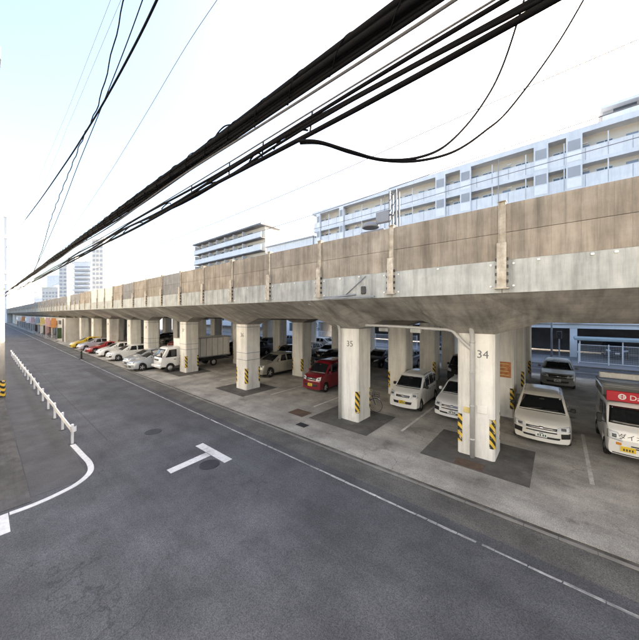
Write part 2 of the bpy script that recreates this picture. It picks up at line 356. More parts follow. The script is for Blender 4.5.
# stall lines and darker footing slabs, worn lighter apron
for sx in (.72, 3.35, -4.85, -9.55, -12.9, -18.4, -26.05, -28.4, -30.75, -33.0, -37.9, -41.2, -46.1, -49.4): MB().box(sx - .05, sx + .05, 10.9, 15.2, 0, .024).build('stall_line', 'stall_paint', lot)

# ------------------------------------------------------------------ viaduct
VX = [6.0, -2.1, -7.2, -15.3, -23.4, -31.5, -36.6, -44.7, -52.8, -60.9, -66.0, -74.1, -82.2, -90.3, -95.4, -103.5, -111.6, -119.7, -124.8, -132.9, -141, -149.1, -154.2, -162.3, -170.4, -178.5, -183.6, -191.7, -199.8]
ROWS = [10.5, 15.5, 20.5, 25.5]; HW = .55
via = thing('viaduct', 'long concrete railway viaduct on cream columns with brown noise barrier panels', 'viaduct')
EDGE_Y, EDGE_Z, PALE_T, BAR_T = 8.3, 5.27, 6.08, 7.47
def soffit_z(x):
    z = 4.50
    for c in VX:
        d = abs(x - c) - HW
        z = min(z, 4.10 if d <= 0 else 4.10 + .40 * min(1, d / 1.2))
    return z
XL, XR = -206.0, 16.0
xs = {XL, XR}
for c in VX:
    for d in (-HW - 1.2, -HW, HW, HW + 1.2): xs.add(c + d)
xs = sorted(xs)
b = MB(); n = len(xs)
v = [(x, EDGE_Y, EDGE_Z) for x in xs] + [(x, 10.5, soffit_z(x)) for x in xs] + [(x, 11.6, soffit_z(x)) for x in xs] + [(x, 11.6, 4.95) for x in xs]
f = []
for k in range(3):
    for i in range(n - 1): f.append((k * n + i, (k + 1) * n + i, (k + 1) * n + i + 1, k * n + i + 1))
b.add(v, f).build('cantilever_soffit', 'soffit_concrete', via)
for r in ROWS[1:]:
    b = MB(); y0, y1 = r, r + 1.1
    v = [(x, y0, 4.95) for x in xs] + [(x, y0, soffit_z(x)) for x in xs] + [(x, y1, soffit_z(x)) for x in xs] + [(x, y1, 4.95) for x in xs]
    f = []
    for k in range(3):
        for i in range(n - 1): f.append((k * n + i, (k + 1) * n + i, (k + 1) * n + i + 1, k * n + i + 1))
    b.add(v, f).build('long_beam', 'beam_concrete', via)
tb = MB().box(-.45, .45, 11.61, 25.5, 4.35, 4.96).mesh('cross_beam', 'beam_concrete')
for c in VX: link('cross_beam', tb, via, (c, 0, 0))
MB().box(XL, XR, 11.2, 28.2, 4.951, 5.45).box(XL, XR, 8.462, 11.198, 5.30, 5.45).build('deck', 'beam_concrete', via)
MB().box(XL, XR, 9.6, 27.0, 5.452, 5.75).build('ballast_bed', 'ballast', via)
MB().box(XL, XR, 27.9, 28.15, 5.46, 7.2).build('far_parapet', 'pale_concrete', via)
# columns
cm = MB().box(-HW, HW, 0, 1.1, -.05, 4.101, ch=.06).mesh('column', 'column_paint')
gm = MB()
def guard_mesh():
    b = MB(); t = .006; wd = .15; c = .06
    ring_o = [(wd, -t), (c, -t), (-t, c), (-t, wd)]                       # wraps the chamfered corner at the origin
    ring_i = [(0, wd), (0, c), (c, 0), (wd, 0)]
    return b.prism(ring_o[::-1] + ring_i[::-1], .42, 1.36)
gmesh = guard_mesh().mesh('corner_guard', 'hazard_stripe')
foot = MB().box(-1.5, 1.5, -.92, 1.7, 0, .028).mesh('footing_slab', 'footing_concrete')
for ci, c in enumerate(VX):
    for ri, r in enumerate(ROWS):
        o = link('column', cm, via, (c, r, 0))
        if c > -60:
            if ri < 2:
                g = link('corner_guard', gmesh, o, (-HW, 0, 0))
                g = link('corner_guard', gmesh, o, (HW, 0, 0), (0, 0, R(90)))
                g = link('corner_guard', gmesh, o, (HW, 1.1, 0), (0, 0, R(180)))
            else:
                link('corner_guard', gmesh, o, (HW, 0, 0), (0, 0, R(90)))
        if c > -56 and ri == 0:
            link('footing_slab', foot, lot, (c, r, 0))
            text('number', str(33 + ci), .36, 'number_paint', o, (.21 if ci == 1 else .12, -.004, 3.42))
            bb = MB(); bb.box(-HW - .012, HW + .012, -.012, 1.112, 0, .035, ch=.06).mesh('x', 'dark_steel')
        if c > -40 and ri == 0 and ci in (3, 4, 5):
            for z in (2.30, 1.86, 3.92): MB().box(-HW - .01, HW + .01, -.01, 1.11, z, z + .03, ch=.062).build('steel_band', 'galvanised', o)
# notice board on the second column of number 34
na, nb = on_y(496, 361, 15.5), on_y(511, 378, 15.5)
o = MB().rbox(na.x, nb.x, 15.44, 15.497, nb.z, na.z, .01).build('notice_board', 'rust_board', via)
for i in range(4): MB().box(na.x + .06, nb.x - .08 - .1 * (i == 2), 15.436, 15.441, nb.z + .1 + i * .17, nb.z + .13 + i * .17).build('faded_line', 'sign_yellow', o)
# parapet, posts and barrier boards, bay by bay
P0, BAY = -1.07, 2.953
pal = MB().box(.006, BAY - .006, 8.30, 8.46, 5.274, PALE_T).mesh('parapet_panel', 'pale_concrete')
pl1 = MB().box(.07, BAY - .07, 8.325, 8.40, PALE_T + .008, 6.76).mesh('barrier_panel', 'barrier_board')
pl2 = MB().box(.07, BAY - .07, 8.33, 8.405, 6.772, BAR_T).mesh('barrier_panel', 'barrier_board')
pl1g = MB().box(.07, BAY - .07, 8.325, 8.40, PALE_T + .008, 6.76).mesh('barrier_panel', 'barrier_board_grey')
pl2g = MB().box(.07, BAY - .07, 8.33, 8.405, 6.772, BAR_T).mesh('barrier_panel', 'barrier_board_grey')
pl1p = MB().box(.07, BAY - .07, 8.325, 8.40, PALE_T + .008, 6.76).mesh('barrier_panel', 'barrier_board_pale')
pl2p = MB().box(.07, BAY - .07, 8.33, 8.405, 6.772, BAR_T).mesh('barrier_panel', 'barrier_board_pale')
pb = MB()
for xx in (-.075, .063): pb.box(xx, xx + .012, 8.275, 8.43, 6.05, 7.53)
pb.box(-.063, .063, 8.31, 8.322, 6.05, 7.53); pb.box(-.09, .09, 8.25, 8.44, 7.53, 7.545)
pm_ = pb.mesh('barrier_post', 'rusty_steel')
pb = MB(); pb.box(-.10, -.088, 8.19, 8.30, 5.40, 6.50); pb.box(.088, .10, 8.19, 8.30, 5.40, 6.50); pb.box(-.088, .088, 8.19, 8.202, 5.40, 6.50); pb.box(-.15, .15, 8.17, 8.298, 5.37, 5.399)
pbm = pb.mesh('post_bracket', 'rusty_steel')
bom = MB().box(-.0165, .0165, 8.21, 8.27, 0, .07).mesh('side_bolt', 'dark_steel')
wbm = MB().cyl((0, 8.30, 0), (0, 8.27, 0), .025, n=8).mesh('anchor_bolt', 'bolt_steel')
k0 = int((XL - P0) / BAY); k = k0
while P0 + k * BAY < XR - BAY:
    x = P0 + k * BAY
    link('parapet_panel', pal, via, (x, 0, 0))
    dark = x < -49 or k in (-7, -10)
    pale = -43.0 < x < -34 or -60 < x < -55
    link('barrier_panel', pl1p if pale else pl1g if dark else pl1, via, (x, 0, 0)); link('barrier_panel', pl2p if pale else pl2g if dark else pl2, via, (x, 0, 0))
    p = link('barrier_post', pm_, via, (x, 0, 0)); link('post_bracket', pbm, p)
    if x > -34:
        for sx in (-1, 1):
            for z in (5.52, 5.70, 5.88, 6.06): link('side_bolt', bom, p, (sx * .1185, 0, z))
            for z in (5.44, 5.98): link('anchor_bolt', wbm, p, (sx * .24, 0, z))
    k += 1
MB().box(-620, XL - .01, 8.3, 28, 5.0, 6.08).build('far_span', 'beam_concrete', via); MB().box(-620, XL - .01, 8.33, 8.45, 6.081, 7.47).build('far_barrier', 'barrier_board_grey', via); MB().box(-620, XL - .01, 10.5, 25, 0, 4.99).build('far_infill', 'shop_wall', via)
# small clips along the parapet top, conduit with a diagonal stay near column 35
cl = MB().rbox(-.03, .03, 8.26, 8.302, 5.99, 6.04, .008).mesh('cable_clip', 'bolt_steel')
for xx in (.55, -.35, -2.6, -5.2, -6.0, -8.3, -9.1, -11.5, .9, 1.6): link('cable_clip', cl, via, (xx, 0, 0))
b = MB(); b.tube([(-6.75, 8.27, 5.36), (-5.75, 8.27, 5.40), (-5.35, 8.27, 5.42)], .03); b.tube([(-5.75, 8.27, 5.42), (-4.95, 8.27, 6.02)], .018)
b.build('conduit', 'galvanised', via, True)
MB().rbox(-6.75, -4.55, 8.13, 8.215, 5.30, 5.345, .01).build('cable_tray', 'galvanised', via)
MB().rbox(-5.12, -4.94, 8.24, 8.30, 5.42, 5.68, .02).build('junction_box', 'dark_steel', via)
# drain pipes
def elbow(pts): return bez(pts, 5)
b = MB(); b.tube([(-2.17, 9.3, 5.02), (-2.17, 9.9, 4.7), (-2.17, 10.30, 4.2), (-2.17, 10.40, 4.0), (-2.17, 10.40, 3.8), (-2.17, 10.40, .02)], .075, 10)
for z in (.6, 1.7, 2.8, 3.8): b.cyl((-2.17, 10.40, z), (-2.17, 10.40, z + .05), .088, n=10)
b.build('drain_pipe', 'grey_pipe', via, True)
b = MB(); b.tube(elbow([(-6.2, 10.38, 4.28), (-5.0, 10.38, 4.27), (-3.4, 10.38, 4.22), (-2.85, 10.38, 4.19), (-2.62, 10.38, 4.0), (-2.35, 10.39, 3.72), (-2.2, 10.4, 3.6)]), .055, 8); b.build('drain_pipe', 'grey_pipe', via, True)
for xx in (-5.35, -4.05): MB().rbox(xx - .2, xx + .2, 10.30, 10.46, 4.05, 4.20, .02).build('lamp_box', 'pale_concrete', via)
b = MB(); b.tube([(-7.55, 9.3, 4.98), (-7.55, 9.9, 4.65), (-7.55, 10.30, 4.25), (-7.55, 10.40, 4.0), (-7.55, 10.40, .02)], .07, 10); b.build('drain_pipe', 'grey_pipe', via, True)
b = MB(); b.tube(elbow([(-7.75, 8.5, 5.16), (-7.3, 9.2, 4.92), (-7.45, 9.8, 4.66), (-7.1, 10.4, 4.3)]), .025, 6); b.build('drain_pipe', 'grey_pipe', via, True)
# small meter boxes and yellow tags on column 34
MB().rbox(-2.45, -2.25, 10.44, 10.5, 1.45, 1.62, .01).build('meter_tag', 'sign_yellow', via)
MB().rbox(-2.05, -1.75, 10.47, 10.5, 1.5, 1.75, .01).build('meter_box', 'column_paint', via)

# overhead line mast with a speaker horn on the track side of the parapet
ms = thing('catenary_mast', 'grey steel lattice mast with white lamp horn above the parapet', 'mast', (-4.35, 9.2, 5.45))
b = MB()
for sx in (-.12, .12):
    for sy in (-.12, .12): b.box(sx - .02, sx + .02, sy - .02, sy + .02, 0, 3.55)
for i in range(9): z = .3 + i * .36; b.tube([(-.12, -.14, z), (.12, -.14, z + .36)], .012, 4); b.tube([(-.14, -.12, z), (-.14, .12, z + .36)], .012, 4)
b.build('lattice_post', 'mast_steel', ms)
b = MB(); b.lathe([(0, .05), (.05, .22), (.14, .30), (.20, .31), (.21, .27)], 'z', 18); hb = link('lamp_shade', b.mesh('lamp_shade', 'mast_box', True), ms, (-.85, -.15, 2.62), (R(180), 0, 0))
MB().lathe([(.205, .0), (.205, .28)], 'z', 18).build('lamp_lens', 'mast_steel', hb)
MB().rbox(-.62, -.12, -.2, -.05, 2.5, 2.9, .02).build('equipment_box', 'mast_box', ms)
MB().tube([(-1.2, -.15, 2.72), (.0, -.15, 2.72)], .03).build('bracket_arm', 'mast_steel', ms)
MB().rbox(-1.25, -.3, -.22, -.02, 2.02, 2.3, .03).build('relay_cabinet', 'mast_box', ms)

# overhead wires of the railway
def cable(name, pts, r, mat, label, group, n=6, sub=8):
    o = MB().tube(bez(pts, sub), r, n).build(name, mat, None, True); tag(o, label, 'cable', group); return o
cable('contact_wire', [(20, 14, 14.2), (-2.6, 14, 13.75), (-11.7, 14, 13.4), (-32, 14, 13.25), (-80, 14, 13.4), (-200, 14, 13.5)], .02, 'wire_pale', 'upper thin pale wire strung along the railway viaduct', 'railway wires')
cable('contact_wire', [(20, 14.1, 11.9), (-.93, 14, 11.66), (-11.7, 14, 11.28), (-32, 14, 11.2), (-80, 14, 11.3), (-200, 14, 11.3)], .02, 'wire_pale', 'lower thin pale wire strung along the railway viaduct', 'railway wires')

cable('contact_wire', [(20, 18, 12.6), (-2, 18, 12.2), (-18, 18, 11.9), (-60, 18, 12.1), (-200, 18, 12.2)], .016, 'wire_pale', 'faint thin wire beyond the other wires of the railway viaduct', 'railway wires')
# ------------------------------------------------------------------ cars
def ring_half(Wd, zs, zb, zt, wr):
    h = max(zt - zb, .03)
    P = [(0, zs), (Wd - .06, zs), (Wd - .012, zs + .03), (Wd, lerp(zs, zb, .45)), (Wd - .006, lerp(zs, zb, .72)), (Wd - .02, zb - .02), (Wd - .045, zb + .01),
         (lerp(Wd - .05, wr, .55), zb + h * .5), (wr + .005, zt - h * .14), (wr - .07, zt - h * .025), (wr * .5, zt + .008), (0, zt + .012)]
    out = [P[0], P[1]]
    for i in range(1, len(P) - 1):                       # one pass of corner cutting keeps counts fixed
        a, c = P[i], P[i + 1]; out += [(lerp(a[0], c[0], .25), lerp(a[1], c[1], .25)), (lerp(a[0], c[0], .75), lerp(a[1], c[1], .75))]
    out.append(P[-1]); return out
class Body:
    def __init__(s, K):
        s.K = K; L_, W_, H_ = K['L'], K['W'], K['H']; top = K['top']; belt = K['belt']; sill = K.get('sill', .20)
        ys = set(round(i * L_ / 56, 4) for i in range(57)); Ra = K['r'] + .055
        for yc in K['axles']:
            for a in (-1, -.985, -.93, -.8, -.6, -.3, 0, .3, .6, .8, .93, .985, 1): ys.add(round(yc + a * Ra, 4))
            ys.add(round(yc - Ra - .004, 4)); ys.add(round(yc + Ra + .004, 4))
        for q in (.03, .06, .1, .16, L_ - .03, L_ - .07, L_ - .14): ys.add(q)
        ys = sorted(y for y in ys if 0 <= y <= L_)
        sm = K.get('smooth', .07)
        def topf(y): return sum(interp(top, min(max(y + d * sm, 0), L_)) for d in (-1, -.5, 0, .5, 1)) / 5
        rings = []
        for y in ys:
            zt = topf(y); zb = min(interp(belt, y) if isinstance(belt, list) else belt, zt - .045)
            e = min(y, L_ - y); pf = 1 - .075 * max(0, 1 - e / .5) ** 2
            Wd = W_ * pf; g = min(1, max(0, (zt - zb) / (H_ - (interp(belt, L_ / 2) if isinstance(belt, list) else belt))))
            wr = Wd * lerp(.95, K.get('roofw', .80), g)
            zs = sill + .02 * max(0, 1 - e / .35)
            for yc in K['axles']:
                if abs(y - yc) < Ra: zs = max(zs, K['r'] + math.sqrt(Ra * Ra - (y - yc) ** 2))
            rings.append((y, ring_half(Wd, min(zs, zb - .08), zb, zt, wr)))
        nh = len(rings[0][1]); b = MB(); fb = K.get('fcurve', .20); rb = K.get('rcurve', .10)
        def pt(y, x, z):
            t = abs(x) / W_
            yy = y + fb * t ** 2.6 * max(0, 1 - y / .7) - rb * t ** 2.6 * max(0, 1 - (L_ - y) / .6)
            return (x, yy, z)
        full = [[pt(y, x, z) for x, z in h] + [pt(y, -x, z) for x, z in h[::-1][1:-1]] for y, h in rings]
        n = len(full[0]); v = [q for r_ in full for q in r_]; f = []; mi = []
        for i in range(len(full) - 1):
            for k in range(n):
                f.append((i * n + k, (i + 1) * n + k, (i + 1) * n + (k + 1) % n, i * n + (k + 1) % n)); mi.append(1 if k in (0, n - 1) else 0)
        b.v = v; b.f = f; b.mi = mi
        for idx, (y, h) in ((0, rings[0]), (len(rings) - 1, rings[-1])):
            m = 8; base = len(b.v)
            for x, z in h:
                for j in range(m + 1): b.v.append(pt(y, lerp(-x, x, j / m), z))
            for a in range(nh - 1):
                for j in range(m):
                    q = (base + a * (m + 1) + j, base + a * (m + 1) + j + 1, base + (a + 1) * (m + 1) + j + 1, base + (a + 1) * (m + 1) + j)
                    b.f.append(q if idx == 0 else q[::-1]); b.mi.append(0)
        s.b = b; s.bvh = BVHTree.FromPolygons([Vector(q) for q in b.v], b.f)
    def hit(s, side, a, c):
        K = s.K
        o, d = {'front': (Vector((a, -3, c)), Vector((0, 1, 0))), 'rear': (Vector((a, K['L'] + 3, c)), Vector((0, -1, 0))),
                'right': (Vector((3, a, c)), Vector((-1, 0, 0))), 'left': (Vector((-3, a, c)), Vector((1, 0, 0))), 'top': (Vector((a, c, 5)), Vector((0, 0, -1)))}[side]
        p, nrm, _, _ = s.bvh.ray_cast(o, d)
        if p is None: p, nrm, _, _ = s.bvh.find_nearest(o + d * 3)
        if nrm.dot(d) > 0: nrm = -nrm
        return p, nrm
    def patch(s, side, quad, n=8, m=5, off=.006, skirt=.03):
        b = MB(); P = []; Q = []
        for j in range(m + 1):
            for i in range(n + 1):
                s_, t_ = i / n, j / m
                a = lerp(lerp(quad[0][0], quad[1][0], s_), lerp(quad[3][0], quad[2][0], s_), t_)
                c = lerp(lerp(quad[0][1], quad[1][1], s_), lerp(quad[3][1], quad[2][1], s_), t_)
                p, nr = s.hit(side, a, c); P.append(p + nr * off); Q.append(p - nr * skirt)
        f = [(j * (n + 1) + i, j * (n + 1) + i + 1, (j + 1) * (n + 1) + i + 1, (j + 1) * (n + 1) + i) for j in range(m) for i in range(n)]
        bd = [i for i in range(n + 1)] + [(j * (n + 1) + n) for j in range(1, m + 1)] + [m * (n + 1) + i for i in range(n - 1, -1, -1)] + [j * (n + 1) for j in range(m - 1, 0, -1)]
        k = len(P); v = P + [Q[i] for i in bd]
        for i in range(len(bd)):
            j = (i + 1) % len(bd); f.append((bd[i], k + i, k + j, bd[j]))
        if side in ('left', 'rear'): f = [q[::-1] for q in f]
        return b.add(v, f)
WH = {}
def wheel_meshes(r, style):
    key = (round(r, 3), style)
    if key in WH: return WH[key]
    wd = .165; ri = r * .66
    t = MB().lathe([(-wd / 2, ri), (-wd / 2, r * .92), (-wd / 2 + .02, r * .985), (0, r), (wd / 2 - .02, r * .985), (wd / 2, r * .92), (wd / 2 + .004, ri * 1.02), (wd / 2 - .02, ri)], 'x', 24).mesh('wheel', 'rubber', True)
    b = MB(); b.lathe([(wd / 2 - .10, 0), (wd / 2 - .10, ri * .98), (wd / 2 - .004, ri), (wd / 2 - .004, ri * .9)], 'x', 24, mi=1)
    if style == 'alloy':
        for k in range(5):
            a = 2 * math.pi * k / 5; c, s_ = math.cos(a), math.sin(a)
            pts = [(.16, .05), (.16, -.05), (.93, -.09), (.93, .09)]
            q = [(ri * u * c - ri * w_ * s_ * 2, ri * u * s_ + ri * w_ * c * 2) for u, w_ in pts]
            b.add([(wd / 2 - .01, y, z) for y, z in q] + [(wd / 2 - .06, y, z) for y, z in q], [(0, 1, 2, 3), (0, 4, 5, 1), (1, 5, 6, 2), (2, 6, 7, 3), (3, 7, 4, 0)])
        b.lathe([(wd / 2 - .06, ri * .25), (wd / 2 - .002, ri * .22), (wd / 2, 0)], 'x', 16)
    else:
        b.lathe([(wd / 2 - .035, ri * .93), (wd / 2 - .03, ri * .75), (wd / 2 - .008, ri * .62), (wd / 2 - .01, ri * .3), (wd / 2 + .004, ri * .2), (wd / 2 + .004, 0)], 'x', 24)
    rm = b.mesh('rim', ['alloy', 'dark_steel'], True)
    WH[key] = (t, rm); return WH[key]
def add_wheels(root, W_, r, axles, style):
    t, rm = wheel_meshes(r, style)
    for y in axles:
        for sx in (1, -1):
            o = link('wheel', t, root, (sx * (W_ - .095), y, r), (0, 0, 0 if sx > 0 else R(180))); link('rim', rm, o)
def mir(q): return [(-x, z) for x, z in (q[1], q[0], q[3], q[2])]

KINDS = {
 'kei': dict(L=3.39, W=.738, H=1.63, r=.275, axles=(.66, 3.0), belt=.98, roofw=.83, fcurve=.17,
    top=[(0, .60), (.05, .74), (.16, .88), (.5, .98), (.82, 1.05), (1.30, 1.50), (1.5, 1.585), (2.2, 1.635), (3.0, 1.61), (3.22, 1.52), (3.33, 1.05), (3.39, .75)],
    shield=[(-.62, 1.06), (.62, 1.06), (.54, 1.49), (-.54, 1.49)], rearw=[(.54, 1.1), (-.54, 1.1), (-.5, 1.46), (.5, 1.46)],
    sidew=[[(.98, 1.03), (1.30, 1.03), (1.30, 1.32), (1.22, 1.27)], [(1.36, 1.03), (2.02, 1.03), (2.02, 1.52), (1.48, 1.49)], [(2.1, 1.03), (2.72, 1.03), (2.70, 1.52), (2.1, 1.52)], [(2.8, 1.05), (3.12, 1.07), (3.08, 1.45), (2.79, 1.5)]],
    lights=[(.38, .66), (.69, .72), (.66, .92), (.44, .88)], grille=[(-.33, .70), (.33, .70), (.34, .79), (-.34, .79)], intake=[(-.42, .40), (.42, .40), (.46, .52), (-.46, .52)], plate_z=.48, seams=(1.3, 2.06, 2.86), mirror=(1.12, 1.03)),
 'box_kei': dict(L=3.39, W=.738, H=1.75, r=.28, axles=(.62, 3.05), belt=1.03, roofw=.87, fcurve=.14, rcurve=.05,
    top=[(0, .62), (.05, .80), (.14, .96), (.42, 1.05), (.66, 1.10), (1.02, 1.55), (1.2, 1.70), (1.6, 1.76), (2.9, 1.76), (3.2, 1.72), (3.34, 1.1), (3.39, .7)],
    shield=[(-.63, 1.11), (.63, 1.11), (.57, 1.62), (-.57, 1.62)], rearw=[(.56, 1.15), (-.56, 1.15), (-.53, 1.6), (.53, 1.6)],
    sidew=[[(.82, 1.08), (1.12, 1.08), (1.12, 1.42), (1.02, 1.36)], [(1.18, 1.08), (1.86, 1.08), (1.86, 1.64), (1.3, 1.62)], [(1.94, 1.08), (2.62, 1.08), (2.62, 1.64), (1.94, 1.64)], [(2.7, 1.1), (3.14, 1.12), (3.1, 1.6), (2.7, 1.64)]],
    lights=[(.40, .74), (.67, .77), (.66, .97), (.42, .90)], grille=[(-.38, .76), (.38, .76), (.40, .90), (-.40, .90)], intake=[(-.48, .39), (.48, .39), (.52, .53), (-.52, .53)], plate_z=.49, seams=(1.14, 1.9, 2.7), mirror=(.95, 1.1)),
 'wagon': dict(L=4.20, W=.845, H=1.52, r=.30, axles=(.80, 3.35), belt=.93, roofw=.80, fcurve=.24,
    top=[(0, .52), (.04, .66), (.14, .78), (.4, .86), (1.0, .96), (1.12, 1.0), (1.78, 1.42), (2.1, 1.50), (2.8, 1.525), (3.7, 1.49), (3.95, 1.42), (4.14, .98), (4.2, .6)],
    shield=[(-.70, 1.015), (.70, 1.015), (.60, 1.41), (-.60, 1.41)], rearw=[(.6, 1.02), (-.6, 1.02), (-.54, 1.38), (.54, 1.38)],
    sidew=[[(1.5, .98), (1.75, .98), (1.75, 1.20), (1.68, 1.17)], [(1.8, .98), (2.45, .98), (2.45, 1.40), (2.0, 1.39)], [(2.54, .98), (3.2, .98), (3.15, 1.41), (2.54, 1.41)], [(3.28, 1.0), (3.85, 1.02), (3.72, 1.37), (3.26, 1.4)]],
    lights=[(.42, .60), (.79, .63), (.78, .79), (.46, .745)], grille=[(-.43, .63), (.43, .63), (.44, .70), (-.44, .70)], intake=[(-.50, .345), (.50, .345), (.53, .41), (-.53, .41)], plate_z=.46, seams=(1.72, 2.5, 3.3), mirror=(1.62, 1.0), fogs=[(.55, .40), (.79, .42), (.79, .585), (.54, .57)]),
 'hatch': dict(L=3.95, W=.845, H=1.50, r=.30, axles=(.78, 3.25), belt=.93, roofw=.76, fcurve=.26,
    top=[(0, .50), (.05, .64), (.2, .76), (.6, .88), (1.0, .97), (1.85, 1.42), (2.2, 1.49), (2.7, 1.50), (3.4, 1.42), (3.8, 1.05), (3.95, .7)],
    shield=[(-.68, 1.02), (.68, 1.02), (.56, 1.38), (-.56, 1.38)], rearw=[(.56, 1.06), (-.56, 1.06), (-.5, 1.34), (.5, 1.34)],
    sidew=[[(1.42, .98), (1.72, .98), (1.72, 1.20), (1.64, 1.16)], [(1.78, .98), (2.38, .98), (2.38, 1.38), (2.0, 1.36)], [(2.46, .98), (3.1, 1.0), (2.98, 1.36), (2.46, 1.39)], [(3.18, 1.02), (3.5, 1.06), (3.3, 1.3), (3.1, 1.33)]],
    lights=[(.42, .62), (.74, .70), (.72, .82), (.45, .72)], grille=[(-.34, .62), (.34, .62), (.36, .68), (-.36, .68)], intake=[(-.46, .35), (.46, .35), (.52, .45), (-.52, .45)], plate_z=.47, seams=(1.66, 2.42, 3.2), mirror=(1.58, 1.0)),
 'suv': dict(L=4.35, W=.875, H=1.66, r=.34, axles=(.86, 3.45), belt=1.04, roofw=.77, sill=.26, fcurve=.24,
    top=[(0, .58), (.05, .76), (.18, .92), (.9, 1.06), (1.1, 1.1), (1.9, 1.55), (2.25, 1.64), (2.9, 1.66), (3.6, 1.6), (4.0, 1.4), (4.25, 1.1), (4.35, .75)],
    shield=[(-.72, 1.13), (.72, 1.13), (.59, 1.53), (-.59, 1.53)], rearw=[(.58, 1.16), (-.58, 1.16), (-.52, 1.46), (.52, 1.46)],
    sidew=[[(1.5, 1.09), (1.8, 1.09), (1.8, 1.32), (1.72, 1.28)], [(1.86, 1.09), (2.5, 1.09), (2.5, 1.53), (2.1, 1.51)], [(2.58, 1.09), (3.25, 1.1), (3.15, 1.52), (2.58, 1.54)], [(3.33, 1.12), (3.85, 1.18), (3.6, 1.42), (3.25, 1.49)]],
    lights=[(.44, .74), (.82, .79), (.80, .94), (.48, .88)], grille=[(-.42, .70), (.42, .70), (.44, .86), (-.44, .86)], intake=[(-.50, .42), (.50, .42), (.56, .54), (-.56, .54)], plate_z=.56, seams=(1.74, 2.54, 3.34), mirror=(1.66, 1.12)),
 'coupe': dict(L=4.05, W=.86, H=1.32, r=.30, axles=(.82, 3.25), belt=.84, roofw=.72, fcurve=.30,
    top=[(0, .46), (.05, .56), (.25, .66), (.8, .78), (1.25, .87), (2.0, 1.25), (2.35, 1.315), (2.75, 1.29), (3.5, 1.0), (3.9, .88), (4.05, .6)],
    shield=[(-.68, .91), (.68, .91), (.54, 1.21), (-.54, 1.21)], rearw=[(.54, .95), (-.54, .95), (-.48, 1.18), (.48, 1.18)],
    sidew=[[(1.62, .89), (1.86, .89), (1.86, 1.05), (1.8, 1.02)], [(1.92, .89), (2.55, .89), (2.5, 1.22), (2.12, 1.2)], [(2.63, .90), (3.1, .93), (2.95, 1.1), (2.6, 1.2)]],
    lights=[(.42, .52), (.74, .58), (.72, .69), (.46, .62)], grille=[(-.3, .5), (.3, .5), (.3, .54), (-.3, .54)], intake=[(-.5, .26), (.5, .26), (.56, .4), (-.56, .4)], plate_z=.42, seams=(1.82, 2.62), mirror=(1.72, .92)),
}
BODY = {}
